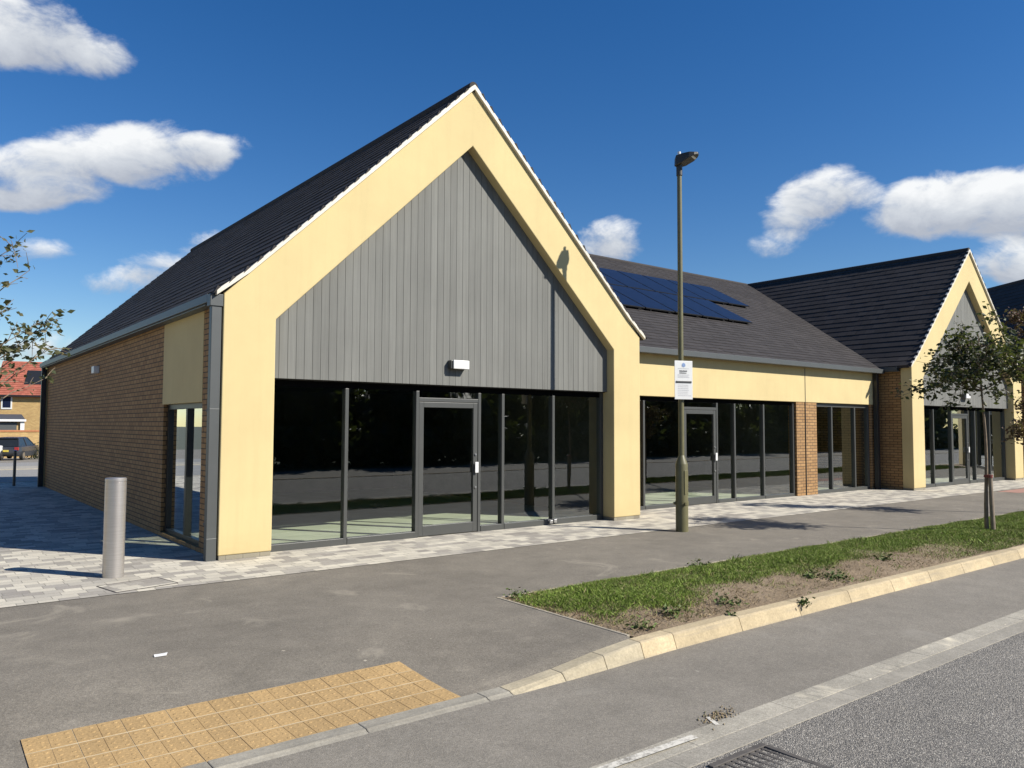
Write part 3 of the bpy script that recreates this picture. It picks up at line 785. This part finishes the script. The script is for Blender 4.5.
# ------------------------------------------------------------------ plants
def leaf_cloud(b, pts, size, rng_, mi=0, jit=.35, flat=.5):
    for p in pts:
        s = size * rng_.uniform(.6, 1.25)
        d = Vector(rng_.normal(size=3)); d.z = d.z*flat - .25; d.normalize()
        w = d.cross(Vector(rng_.normal(size=3))); 
        if w.length < 1e-3: continue
        w.normalize(); n = d.cross(w)
        p = Vector(p)
        a = p; e_ = p + d*s; l = p + d*s*.45 + w*s*.30 + n*s*.08; r = p + d*s*.45 - w*s*.30 + n*s*.08
        b.add([a, r, e_, l], [(0, 1, 2), (0, 2, 3)], mi)

def grow(trunk_b, tips, p, d, length, rad, level, rng_, maxlevel, up=.25, spread=.75, seglen=.14):
    pts = [p.copy()]; rads = [rad]; n = max(2, int(length/seglen))
    for i in range(n):
        d = (d + Vector(rng_.normal(size=3))*.12 + Vector((0,0,up*.06))).normalized()
        p = p + d*(length/n); pts.append(p.copy()); rads.append(max(.003, rad*(1-.65*(i+1)/n)))
        if level >= maxlevel-1: tips.append((p.copy(), d.copy(), level))
    trunk_b.tube(pts, rads, 6 if level else 10, cap=True)
    if level < maxlevel:
        k = int(rng_.integers(3, 5))
        for j in range(k):
            i = int(rng_.integers(max(1, n//3), n+1)); q = pts[i]
            dd = (d*.6 + Vector(rng_.normal(size=3))*spread + Vector((0,0,up))).normalized()
            grow(trunk_b, tips, q, dd, length*rng_.uniform(.5, .8), max(.004, rads[i]*.75), level+1, rng_, maxlevel, up, spread, seglen)

# slim verge tree
def street_tree(root, seed, trunk_h, crown_spec, leafm, leaf_size, per_tip, branches, lean=(0,0), mainr=.035, blen=.55, top=None):
    r_ = np.random.default_rng(seed)
    tb = MB(); tips = []
    pts = []; n = 14
    for i in range(n+1):
        t = i/n; pts.append(Vector((lean[0]*t + .025*math.sin(t*9+seed), lean[1]*t + .02*math.sin(t*7+1), -.05 + (top or trunk_h)*t)))
    tb.tube(pts, [mainr*(1-.78*i/n) for i in range(n+1)], 10)
    for j in range(branches):
        t = r_.uniform(trunk_h/(top or trunk_h)*.86, 1.0); q = pts[min(n, int(t*n))]
        a = r_.uniform(0, 2*math.pi); el = r_.uniform(-.05, .65)
        d = Vector((math.cos(a), math.sin(a), el)).normalized()
        ll = blen*crown_spec(t, a)*r_.uniform(.75, 1.15)
        grow(tb, tips, q, d, ll, .012, 1, r_, 3, .12, .6, .1)
    tb.build('trunk', M['bark'], root, smooth=True)
    lb = MB(); P = []
    for p, d, lv in tips:
        if r_.random() < .22: continue
        for k in range(int(r_.poisson(per_tip))): P.append(p + Vector(r_.normal(size=3))*.055)
    leaf_cloud(lb, P, leaf_size, r_)
    lb.build('crown', leafm, root, fix=False)
    return len(P)

vt = thing('street_tree', 'slim young tree with olive green crown on the grass verge', 'tree', (11.13, -4.86, .04))
nl = street_tree(vt, 11, 2.85, lambda t, a: (1.2 - .65*max(0, t-.85)*2.4), M['leaf'], .092, 4.7, 22, (-.04, .05), .034, .55, top=3.35)
print('verge tree leaves', nl)
st_ = thing('tree_stake', 'short wooden stake leaning beside the slim verge tree trunk', 'stake', (11.155, -4.925, .02))
b = MB(); b.tube([(.0, 0, -.1), (-.03, .02, .95)], [.036, .033], 10); b.build('stake', M['stake'], st_)
b = MB(); b.tube([(-.03, .02, .90), (-.03, .02, .95)], .042, 12); b.box(-.055, -.005, .02, .11, .905, .945); b.build('tree_tie', M['tie'], st_)

rt = thing('street_tree', 'bronze leaved tree at the right edge before the dark roof', 'tree', (15.1, -4.3, .0))
street_tree(rt, 5, 2.0, lambda t, a: 1.0 - .5*t, M['leaf_red'], .085, 4.0, 30, (-.12, .05), .04, .50, top=4.3)

lt = thing('street_tree', 'sparse tree at the left edge with twigs reaching before the red roof', 'tree', (-3.45, -1.05, 0))
def left_tree():
    r_ = np.random.default_rng(21); tb = MB(); P = []
    pts = [Vector((.02*math.sin(i), .02*math.cos(i*1.3), -.05 + i*.3)) for i in range(14)]
    tb.tube(pts, [.05*(1-.055*i) for i in range(14)], 10)
    # limb tips (from the trunk) and how leafy each one is
    T = [((1.30, .05, 2.80), 1.0), ((1.12, -.05, 2.68), 1.2), ((1.00, .25, 2.95), 1.0), ((1.38, .35, 2.55), .5), ((1.22, .2, 2.62), .8), ((.98, -.2, 3.50), .9), ((1.16, .1, 3.34), .35),
         ((1.40, .6, 2.62), .5), ((1.08, .3, 2.45), .6), ((.7, .6, 3.3), 1), ((.5, -.6, 3.2), 1), ((-.9, .3, 3.1), 1), ((-.6, -.8, 3.0), 1), ((-.8, .7, 2.7), 1), ((.1, .2, 4.1), 1), ((.6, .1, 3.9), 1), ((-.3, .9, 3.6), 1), ((1.45, .9, 2.28), .5)]
    for tip, leafy in T:
        tip = Vector(tip); q = pts[int(min(12, max(4, (tip.z - .55 - .45*math.hypot(tip.x, tip.y))/.3)))]
        path = []; n = 10
        ctl = (q + tip)/2 + Vector((0, 0, .10)) + Vector(r_.normal(size=3))*.06
        for i in range(n+1):
            u = i/n; path.append(q*(1-u)**2 + ctl*2*u*(1-u) + tip*u*u + Vector(r_.normal(size=3))*.006)
        tb.tube(path, [.009*(1-.85*i/n)+.0016 for i in range(n+1)], 6)
        for j in range(9): P.append(path[int(r_.integers(8, n+1))] + Vector(r_.normal(size=3))*.04)
        for k in range(int(15*leafy)+3):
            i = int(r_.integers(5, n+1)); p = path[i]
            d = ((tip-q).normalized()*.6 + Vector(r_.normal(size=3))*.7 + Vector((0, 0, .2))).normalized(); L = r_.uniform(.08, .26)
            e = p + d*L; tb.tube([p, p + d*L*.5 + Vector((0, 0, .01)), e], [.004, .003, .002], 5)
            for j in range(int(r_.poisson(3.6*leafy + 1))): P.append(p + d*L*r_.uniform(.35, 1.1) + Vector(r_.normal(size=3))*.03)
    tb.build('trunk', M['bark'], lt, smooth=True)
    lb = MB(); leaf_cloud(lb, P, .078, r_)
    lb.build('crown', M['leaf_pale'], lt, fix=False)
left_tree()

# value noise for the grass cover
def vnoise(x, y, s, seed):
    r_ = np.random.default_rng(seed); T = r_.random((256, 256))
    x, y = x*s, y*s; xi, yi = np.floor(x).astype(int), np.floor(y).astype(int); fx, fy = x-xi, y-yi
    fx, fy = fx*fx*(3-2*fx), fy*fy*(3-2*fy)
    g = lambda a, b_: T[a % 256, b_ % 256]
    return (g(xi, yi)*(1-fx)+g(xi+1, yi)*fx)*(1-fy) + (g(xi, yi+1)*(1-fx)+g(xi+1, yi+1)*fx)*fy
def cover(x, y):
    n = .55*vnoise(x, y, 1.1, 1) + .3*vnoise(x, y, 3.1, 2) + .15*vnoise(x, y, 8, 3)
    bare = smooth(-4.62, -5.25, y + .9*(n-.5)) * (1 - .80*smooth(7.2, 10.5, x)) 
    left = 1 - smooth(1.62, 2.15, x + .8*(n-.5)*(1+0*x) - .25*smooth(-4.4, -5.3, y))
    edge = 1 - smooth(-3.89, -4.02, y + .14*(n-.5))
    c = 1 - np.maximum(bare, left)
    c = c * (.55 + .45*smooth(.22, .46, vnoise(x, y, 2.3, 8)*.6 + vnoise(x, y, 6.5, 9)*.4))
    return np.clip(c, 0, 1) * (1-edge), n

def blades(name, n, xr, yr, keep, hfun, mat, wid, label, cat, seed, lean=.5):
    r_ = np.random.default_rng(seed)
    x = xr[0] + (xr[1]-xr[0]) * r_.random(n)**1.35; y = r_.uniform(*yr, n)
    k = r_.random(n) < keep(x, y); x, y = x[k], y[k]; n = len(x)
    h = hfun(x, y, r_); z = vz(x, y) - .004
    a = r_.uniform(0, 2*np.pi, n); wd = wid * r_.uniform(.6, 1.4, n)
    dx, dy = np.cos(a)*wd, np.sin(a)*wd
    lx, ly = r_.normal(0, lean, n)*h, r_.normal(0, lean, n)*h
    v = np.empty((n, 4, 3))
    v[:, 0] = np.stack([x-dx, y-dy, z], 1); v[:, 1] = np.stack([x+dx, y+dy, z], 1)
    v[:, 2] = np.stack([x+lx*.45+dx*.7, y+ly*.45+dy*.7, z+h*.62], 1); v[:, 3] = np.stack([x+lx, y+ly, z+h], 1)
    me = bpy.data.meshes.new(name); me.vertices.add(n*4); me.vertices.foreach_set('co', v.ravel())
    idx = np.array([[0, 1, 2], [0, 2, 3]]).ravel()
    li = (np.arange(n)[:, None]*4 + idx[None, :]).ravel()
    me.loops.add(len(li)); me.loops.foreach_set('vertex_index', li.astype(np.int32))
    me.polygons.add(n*2); me.polygons.foreach_set('loop_start', np.arange(0, n*6, 3, dtype=np.int32)); me.polygons.foreach_set('loop_total', np.full(n*2, 3, np.int32))
    me.update(calc_edges=True); me.validate(); me.materials.append(mat)
    o = bpy.data.objects.new(name, me); C.objects.link(o)
    return tag(o, label, cat, kind='stuff')
YR = (-5.70, -3.90)
blades('grass', 760000, (1.6, 34), YR, lambda x, y: cover(x, y)[0]*.95+.0, lambda x, y, r_: (.014 + .024*r_.random(len(x))) * (.6 + .9*cover(x, y)[1]), M['grass'], .0020, 'green grass growing on the footway side of the verge', 'grass', 4)
blades('dry_grass', 60000, (1.6, 26), YR, lambda x, y: .85*(1-cover(x, y)[0])*np.clip(cover(x, y)[1]*1.6-.35, .05, 1), lambda x, y, r_: .012 + .028*r_.random(len(x)), M['straw'], .0028, 'dry stalks and thatch on the bare side of the verge', 'dry grass', 5, .9)

blades('grass_tufts', 60000, (1.6, 34), YR, lambda x, y: smooth(.66, .8, vnoise(x, y, 3.4, 12)*.65 + vnoise(x, y, 11, 13)*.35)*np.clip(cover(x, y)[0]*1.2+.10, 0, 1), lambda x, y, r_: .04 + .055*r_.random(len(x)), M['grass'], .0030, 'longer darker tufts scattered through the verge grass', 'grass tufts', 14, .35)
blades('seedlings', 90000, (1.6, 26), YR, lambda x, y: (1-cover(x, y)[0])*smooth(.56, .72, vnoise(x, y, 4.5, 31)*.6 + vnoise(x, y, 13, 32)*.4)*.7, lambda x, y, r_: .010 + .022*r_.random(len(x)), M['grass'], .0026, 'thin green seedlings sprouting on the bare verge soil', 'seedlings', 33, .6)
blades('dead_leaves', 900, (1.6, 26), YR, lambda x, y: .75 + 0*x, lambda x, y, r_: .004 + .010*r_.random(len(x)), M['straw'], .016, 'dead leaves lying scattered over the verge', 'dead leaves', 15, 2.2)

# weeds: clumps on the bare soil and in kerb joints
def weed(x, y, z, rad, n, seed, label, ht=.07):
    r_ = np.random.default_rng(seed); b = MB()
    w = thing('weed', label, 'weed', (x, y, z), 0, 'weeds along the kerb')
    s = MB()
    for k in range(max(3, n//14)):
        a = r_.uniform(0, 6.28); s.tube([(0, 0, -.01), (rad*.4*math.cos(a), rad*.4*math.sin(a), ht*.6), (rad*.8*math.cos(a), rad*.8*math.sin(a), ht)], .002, 5)
    s.build('stem', M['weed'], w)
    P = [(r_.normal(0, rad*.5), r_.normal(0, rad*.5), abs(r_.normal(0, ht*.5))) for k in range(n)]
    leaf_cloud(b, P, .045, r_, flat=.4); b.build('foliage', M['weed'], w, fix=False)
weed(3.90, -5.90, -.01, .07, 46, 1, 'weed hanging over the kerb face from a joint', .05)
weed(2.86, -5.80, .0, .035, 16, 2, 'tiny tuft in the kerb joint left of the hanging weed', .03)
for i, (x, y, rd, n, lab) in enumerate([(5.25, -5.45, .17, 120, 'broad leafy weed clump on bare soil in mid verge'), (5.0, -5.30, .12, 60, 'smaller weed clump behind the broad leafy one'),
        (1.86, -5.60, .11, 70, 'weed clump at the verge corner by the dropped kerb'), (2.35, -5.50, .12, 80, 'low weed clump near the verge corner, second from the dropped kerb'), (3.2, -5.5, .14, 80, 'weed clump on bare soil behind the cracked kerb joint'),
        (6.9, -5.2, .13, 70, 'weed clump where bare soil meets grass on the verge'), (1.78, -3.98, .12, 70, 'weed tuft at the far left tip of the verge'), (4.7, -3.98, .16, 90, 'weed tuft at the footway edge of the verge')]):
    weed(x, y, float(vz(np.array(x), np.array(y))), rd, n, 20+i, lab)

# litter and debris
b = MB(); b.add([(-.06,-.03,0), (.05,-.045,.004), (.075,.01,.02), (.02,.035,.006), (-.05,.03,.012), (-.06,-.03,.003), (.05,-.045,.007), (.075,.01,.023), (.02,.035,.009), (-.05,.03,.015)],
               [(0,1,2,3,4), (9,8,7,6,5)] + [(i, (i+1) % 5, (i+1) % 5 + 5, i+5) for i in range(5)])
o = b.build('paper_scrap', M['white'], loc=(-1.68, -3.95, .003)); o.scale = (.75, .75, .6); tag(o, 'white paper scrap lying on the tarmac above the tactile paving', 'litter')
b = MB(); r_ = np.random.default_rng(9)
for k in range(170):
    x, y = r_.normal(0, .085), r_.normal(0, .035); s = r_.uniform(.002, .006); b.tube([(x-s*1.5, y-s, s*.4), (x, y, s*.9), (x+s*1.7, y+s*.8, s*.3)], [s*.4, s*.8, s*.3], 5)
o = b.build('leaf_debris', M['straw'], loc=(.93, -7.10, -.116)); o.rotation_euler.z = R(8); tag(o, 'small heap of brown crumbs and dead leaves on the channel', 'debris', kind='stuff')

# ------------------------------------------------------------------ beyond the rear corner (far left)
hs = thing('brick_house', 'yellow brick house with red tiled roof beyond the rear corner', 'house', (4.2, 80, -1.0), R(-15))
b = MB(); b.box(0, 14, 0, 8, -.6, 5.75); b.prism([(0, 5.75), (8, 5.75), (4, 8.9)], 0, 14, 'x')
M['yellow_brick'] = brick_mat('yellow_brick', (.56, .38, .15), (.44, .28, .11), (.4, .32, .2))
b.build('wall', M['yellow_brick'], hs)
b = MB(); courses(b, [(-.35, 5.55), (4, 9.15)], -.3, 14.3, 'x', .3, .05, .33); courses(b, [(8.35, 5.55), (4, 9.15)], -.3, 14.3, 'x', .3, .05, .33)
ro = b.build('roof', M['red_tile'], hs, fix=False)
MB().prism([(-.35, 5.5), (4, 9.1), (8.35, 5.5), (8.35, 5.38), (4, 8.96), (-.35, 5.38)], -.28, 14.28, 'x').build('roof_deck', M['red_tile'], hs)
b = MB(); b.box(-.3, 14.3, -.47, -.36, 5.42, 5.55); b.build('gutter', M['pipe_dark'], hs)
def house_window(x, z):
    f = MB(); f.box(x-.45, x+.45, -.06, .02, z-.65, z+.65); fo = f.build('window', M['white'], hs)
    MB().box(x-.33, x+.33, -.075, -.055, z-.5, z+.55).build('pane', M['cells'], fo)
house_window(.85, 4.85); house_window(5.5, 4.85)
b = MB(); s_ = (9.15-5.55)/4.35
def rp(y): return 5.55 + s_*(y+.35) + .12
b.add([(2.1, .95, rp(.95)), (6.5, .95, rp(.95)), (6.5, 2.7, rp(2.7)), (2.1, 2.7, rp(2.7)), (2.1, .95, rp(.95)-.06), (6.5, .95, rp(.95)-.06), (6.5, 2.7, rp(2.7)-.06), (2.1, 2.7, rp(2.7)-.06)],
      [(0,1,2,3), (7,6,5,4), (0,4,5,1), (1,5,6,2), (2,6,7,3), (3,7,4,0)]); b.build('solar_panel', M['pipe_dark'], hs)

ga = thing('garage', 'low grey roofed garage standing before the red roofed house', 'garage', (.6, 69, 0))
b = MB(); b.box(0, 4.6, .0, 5, -1.2, 2.1); b.build('wall', M['yellow_brick'], ga)
b = MB(); b.prism([(-.3, 2.15), (2.5, 2.62), (5.3, 2.15), (5.3, 2.05), (-.3, 2.05)], -.2, 4.8, 'x'); b.build('roof', M['slate'], ga)
MB().box(-.2, 4.85, -.38, -.31, 1.98, 2.16).build('fascia', M['white'], ga)
b = MB(); b.box(.3, 1.5, -.05, .02, -1, 1.9); b.box(2.0, 4.2, -.05, .02, -1, 1.9); b.build('garage_door', M['slate'], ga)
b = MB(); b.box(4.45, 4.75, -.2, .0, -1.2, 2.0); b.build('post', M['white'], ga)

bw = thing('boundary_wall', 'low yellow brick wall with orange coping behind the parked car', 'wall', (-10, 60, 0))
MB().box(0, 25, 0, .25, -1, 1.16).build('wall_body', M['yellow_brick'], bw)
M['coping'] = plain('orange_coping', (.46, .19, .08), .8)
MB().box(-.05, 25.05, -.05, .30, 1.16, 1.30).build('coping', M['coping'], bw, bevel=.01)
sh = thing('shrub', 'small green shrub between the parked car and the brick corner', 'shrub', (4.3, 53, -.65))
b = MB(); r_ = np.random.default_rng(3); P = [(r_.normal(0, .30), r_.normal(0, .25), abs(r_.normal(.45, .28))) for k in range(700)]
leaf_cloud(b, P, .10, r_); b.build('foliage', M['leaf'], sh, fix=False)
b = MB()
for k in range(7): a = k*.9; b.tube([(0,0,-.05), (.25*math.cos(a), .25*math.sin(a), .5)], .012, 5)
b.build('stem', M['bark'], sh)

M['tail'] = plain('red_tail_light', (.35, .02, .02), .3); M['plate'] = plain('yellow_number_plate', (.7, .55, .08), .5); M['car_white'] = plain('white_car_paint', (.72, .72, .72), .3)
def car(label, paint, loc, rz):
    """length along local y, rear at y=0"""
    r = thing('parked_car', label, 'car', loc, rz, 'cars parked beyond the shops')
    ys_ = [0, .08, .5, 1.2, 2.2, 3.0, 3.6, 4.2, 4.3]
    belt = [.80, .88, .92, .93, .93, .95, .92, .78, .62]; low = [.35, .28, .25, .22, .22, .22, .25, .28, .35]; hw = [.70, .82, .87, .89, .89, .89, .87, .80, .62]
    vs, fs = [], []
    for y, zt_, zl, w in zip(ys_, belt, low, hw):
        for (u, z) in ((-w*.92, zl), (-w, (zl+zt_)/2), (-w*.95, zt_), (w*.95, zt_), (w, (zl+zt_)/2), (w*.92, zl)): vs.append((u, y, z))
    for i in range(len(ys_)-1):
        for k in range(6): fs.append((i*6+k, i*6+(k+1) % 6, (i+1)*6+(k+1) % 6, (i+1)*6+k))
    fs += [(0,1,2,3,4,5), tuple(range(len(vs)-1, len(vs)-7, -1))]
    b = MB(); b.add(vs, fs)
    b.build('body', paint, r, bevel=.05)
    g = MB(); g.add([(-.78, .12, .90), (.78, .12, .90), (.80, 3.15, .93), (-.80, 3.15, .93), (-.62, .55, 1.44), (.62, .55, 1.44), (.62, 2.25, 1.46), (-.62, 2.25, 1.46)],
        [(0,3,2,1), (4,5,6,7), (0,1,5,4), (1,2,6,5), (2,3,7,6), (3,0,4,7)]); g.build('windows', M['car_glass'], r, bevel=.03)
    g = MB(); g.add([(-.64, .42, 1.43), (.64, .42, 1.43), (.63, 2.3, 1.45), (-.63, 2.3, 1.45), (-.56, .55, 1.50), (.56, .55, 1.50), (.56, 2.1, 1.52), (-.56, 2.1, 1.52)],
        [(0,3,2,1), (4,5,6,7), (0,1,5,4), (1,2,6,5), (2,3,7,6), (3,0,4,7)]); 
    for s in (-1, 1):
        g.tube([(s*.79, .14, .90), (s*.63, .56, 1.45)], .04, 6); g.tube([(s*.80, 3.1, .93), (s*.62, 2.2, 1.46)], .04, 6); g.tube([(s*.80, 1.6, .92), (s*.63, 1.5, 1.46)], .035, 6)
    g.build('car_roof', paint, r, bevel=.03)
    for s in (-1, 1):
        for y in (.78, 3.38):
            w = MB(); w.tube([(s*.72, y, .31), (s*.90, y, .31)], .31, 20); wo = w.build('wheel', M['rubber'], r, smooth=True)
            w = MB(); w.tube([(s*.88, y, .31), (s*.915, y, .31)], .20, 16); w.build('rim', M['steel'], wo, smooth=True)
        MB().box(s*.70-.12, s*.70+.12, -.02, .12, .66, .86).build('tail_light', M['tail'], r, bevel=.02)
    MB().box(-.26, .26, -.03, .0, .56, .68).build('number_plate', M['plate'], r)
    MB().box(-.80, .80, -.05, .06, .36, .50).build('bumper', M['rubber'], r, bevel=.03)
car('dark grey hatchback parked before the low yellow wall', M['car_paint'], (2.25, 50.3, -.62), R(-24))
car('white car at the left edge, only its corner in view', M['car_white'], (-.05, 47.5, -.57), R(-24))

# ------------------------------------------------------------------ across the road (seen in the shop glass)
def far_wood():
    r_ = np.random.default_rng(77); b = MB()
    P = []
    x = -14.0
    while x < 75:
        hgt = r_.uniform(3.6, 6.6); rad = r_.uniform(1.3, 2.2); y = r_.uniform(-25, -21.5)
        nn = 1100
        u = r_.normal(size=(nn, 3)); u /= np.linalg.norm(u, axis=1)[:, None]; u *= (r_.random((nn, 1))**.4)
        q = u * np.array([rad, rad, hgt*.5]) + np.array([x, y, hgt*.5]); P.append(q)
        lo = r_.normal(size=(420, 3))*np.array([1.0, .45, .5]) + np.array([x, -20.6, .8]); P.append(lo)
        for (cz, rz_, rr_) in ((hgt*.52, hgt*.40, rad*.8), (.9, .95, 1.6)):      # solid cores added to stop light passing through crown and hedge leaves
            b.tube([(x, y + (0 if cz > 1 else .8), cz - rz_ + 2*rz_*i/6) for i in range(7)], [max(.05, rr_*math.sqrt(max(0, 1-(i/3-1)**2))) for i in range(7)], 9, mi=0)
        b.tube([(x, y, 0), (x, y, hgt*.6)], .12, 6, mi=1)
        x += r_.uniform(1.2, 2.4)
    P = np.concatenate(P); P = P[P[:, 2] > .05]
    leaf_cloud(b, P, .45, r_, flat=.8)
    o = b.build('far_wood', [M['leaf_far'], M['bark']], fix=False)
    tag(o, 'dark belt of trees across the road, seen only in the shop glass', 'wood', kind='stuff')
far_wood()

# ------------------------------------------------------------------ camera
F, PITCH, ROLL, YAW = 784.21, .05365, .0040, .66445
cam = bpy.data.cameras.new('camera'); co_ = bpy.data.objects.new('camera', cam); C.objects.link(co_); S.camera = co_
cam.sensor_width = 36; cam.lens = F/1024*36; cam.clip_start = .05; cam.clip_end = 5000
fw = Vector((math.sin(YAW)*math.cos(PITCH), math.cos(YAW)*math.cos(PITCH), math.sin(PITCH)))
rr = Vector((math.cos(YAW), -math.sin(YAW), 0)); uu = rr.cross(fw)
r2 = rr*math.cos(ROLL) + uu*math.sin(ROLL); u2 = -rr*math.sin(ROLL) + uu*math.cos(ROLL)
mw = Matrix((r2, u2, -fw)).transposed().to_4x4(); mw.translation = Vector((-3.3144, -10.3514, 1.75)); co_.matrix_world = mw

# ------------------------------------------------------------------ light, sky, clouds
sl = bpy.data.lights.new('sun', 'SUN'); so = bpy.data.objects.new('sun', sl); C.objects.link(so)
sl.energy = 5.0; sl.angle = R(.55); sl.color = (1.0, .95, .86); so.rotation_euler = SUN.to_track_quat('Z', 'Y').to_euler()
wd = bpy.data.worlds.new('World'); S.world = wd; wd.use_nodes = True
t = NT(wd); t.n.clear(); out = t.new('ShaderNodeOutputWorld'); bg = t.new('ShaderNodeBackground')
sky = t.new('ShaderNodeTexSky'); sky.sky_type = 'NISHITA'; sky.sun_disc = False
sky.sun_elevation = math.asin(SUN.z); sky.sun_rotation = math.atan2(SUN.x, SUN.y) % (2*math.pi)
sky.air_density = 1.0; sky.dust_density = .12; sky.ozone_density = 2.6; sky.altitude = 50
SKYS = .075
tc_ = t.new('ShaderNodeTexCoord'); D = tc_.outputs['Generated']
def pix_dir(px, py):
    d = fw + r2*((px-512)/F) - u2*((py-384)/F); return d.normalized()
# cumulus placed by bearing and elevation: (bearing px, elevation px, half width, half height, density)
LOBES = [(20,22,60,44,.9), (70,48,60,34,.8), (108,58,34,20,.45), (-40,30,70,50,.9),
         (25,176,58,32,1), (95,158,70,38,1.05), (165,155,62,32,1), (215,150,38,18,.7), (55,196,60,18,.8), (-50,180,70,40,1),
         (40,252,42,15,.75), (120,282,48,14,.7), (170,266,50,18,.85), (215,242,36,14,.75),
         (610,240,33,24,1.1), (829,190,44,24,1.1), (800,212,40,26,1.0), (783,246,34,14,.6),
         (905,212,46,30,1.1), (955,204,62,36,1.2), (1015,202,62,38,1.2), (1090,205,80,45,1.2), (1006,262,40,24,1.1), (1060,268,60,30,1.1), (60,345,60,16,.55), (5,352,50,16,.6)]
acc = wv = ws = None
for (px, py, a, h, dn) in LOBES:
    c = pix_dir(px, py); hx = (pix_dir(px+a, py) - pix_dir(px-a, py)); wa = hx.length/2; hx.normalize()
    hy = hx.cross(c).normalized() * -1
    if hy.z < 0: hy = -hy
    wh = (pix_dir(px, py-h) - pix_dir(px, py+h)).length/2
    n1 = t.new('ShaderNodeVectorMath'); n1.operation = 'SUBTRACT'; t.link(D, n1.inputs[0]); n1.inputs[1].default_value = c
    dx = t.new('ShaderNodeVectorMath'); dx.operation = 'DOT_PRODUCT'; t.link(n1.outputs[0], dx.inputs[0]); dx.inputs[1].default_value = hx/wa
    dy = t.new('ShaderNodeVectorMath'); dy.operation = 'DOT_PRODUCT'; t.link(n1.outputs[0], dy.inputs[0]); dy.inputs[1].default_value = hy/wh
    dz = t.new('ShaderNodeVectorMath'); dz.operation = 'DOT_PRODUCT'; t.link(n1.outputs[0], dz.inputs[0]); dz.inputs[1].default_value = c*3
    r2_ = t.math('ADD', t.math('MULTIPLY', dx.outputs['Value'], dx.outputs['Value']), t.math('MULTIPLY', dy.outputs['Value'], dy.outputs['Value']))
    r2_ = t.math('ADD', r2_, t.math('MULTIPLY', dz.outputs['Value'], dz.outputs['Value']))
    v = t.math('MULTIPLY', t.math('SUBTRACT', 1.0, t.math('MULTIPLY', r2_, .62)), dn)
    v = t.math('MAXIMUM', v, 0.0)
    acc = v if acc is None else t.math('ADD', acc, v)
    p = t.math('MULTIPLY', v, dy.outputs['Value'])
    wv = p if wv is None else t.math('ADD', wv, p); ws = v if ws is None else t.math('ADD', ws, v)
acc = t.math('MINIMUM', acc, 1.15)
shade = t.math('DIVIDE', wv, t.math('ADD', ws, .001))
nz = t.noise(t.mapping(D, (1, 1, 1.7)), 13, 12, .62, .35); nz2 = t.noise(t.mapping(D, (1, 1, 1.5), loc=(3, 1, 0)), 38, 8, .65)
fld = t.math('ADD', acc, t.math('MULTIPLY', t.math('SUBTRACT', nz, .5), 1.9))
fld = t.math('ADD', fld, t.math('MULTIPLY', t.math('SUBTRACT', nz2, .5), .55))
gate = t.math('GREATER_THAN', acc, .02)
mr = t.new('ShaderNodeMapRange'); mr.interpolation_type = 'SMOOTHSTEP'; t.link(fld, mr.inputs[0]); mr.inputs[1].default_value = .36; mr.inputs[2].default_value = 1.15
gs = t.new('ShaderNodeMapRange'); gs.interpolation_type = 'SMOOTHSTEP'; t.link(acc, gs.inputs[0]); gs.inputs[1].default_value = .03; gs.inputs[2].default_value = .35
mask = t.math('MULTIPLY', t.math('MULTIPLY', mr.outputs[0], gs.outputs[0]), .95)
sh_ = t.math('ADD', t.math('MULTIPLY', shade, .55), t.math('ADD', t.math('MULTIPLY', t.math('SUBTRACT', nz, .5), 1.2), .46), clamp=True)
ccol = t.ramp(sh_, [(.12, (4.2, 4.5, 5.1)), (.45, (6.0, 6.3, 6.7)), (.8, (8.7, 8.8, 8.8))])
hsv = t.new('ShaderNodeHueSaturation'); hsv.inputs['Saturation'].default_value = 1.36; hsv.inputs['Hue'].default_value = .509; hsv.inputs['Value'].default_value = 1.0; t.link(sky.outputs[0], hsv.inputs['Color'])
t.link(t.mix(mask, hsv.outputs[0], ccol), bg.inputs[0]); bg.inputs[1].default_value = SKYS; t.link(bg.outputs[0], out.inputs[0])
wd.cycles.sampling_method = 'MANUAL'; wd.cycles.sample_map_resolution = 512

S.view_settings.view_transform = 'Standard'; S.view_settings.look = 'None'; S.view_settings.exposure = 0.60; S.view_settings.gamma = 1; S.view_settings.use_curve_mapping = False
S.render.engine = 'CYCLES'; cy = S.cycles
cy.use_denoising = True; cy.max_bounces = 8; cy.diffuse_bounces = 3; cy.glossy_bounces = 4; cy.transparent_max_bounces = 16; cy.transmission_bounces = 4
cy.caustics_reflective = False; cy.caustics_refractive = False; cy.sample_clamp_indirect = 6
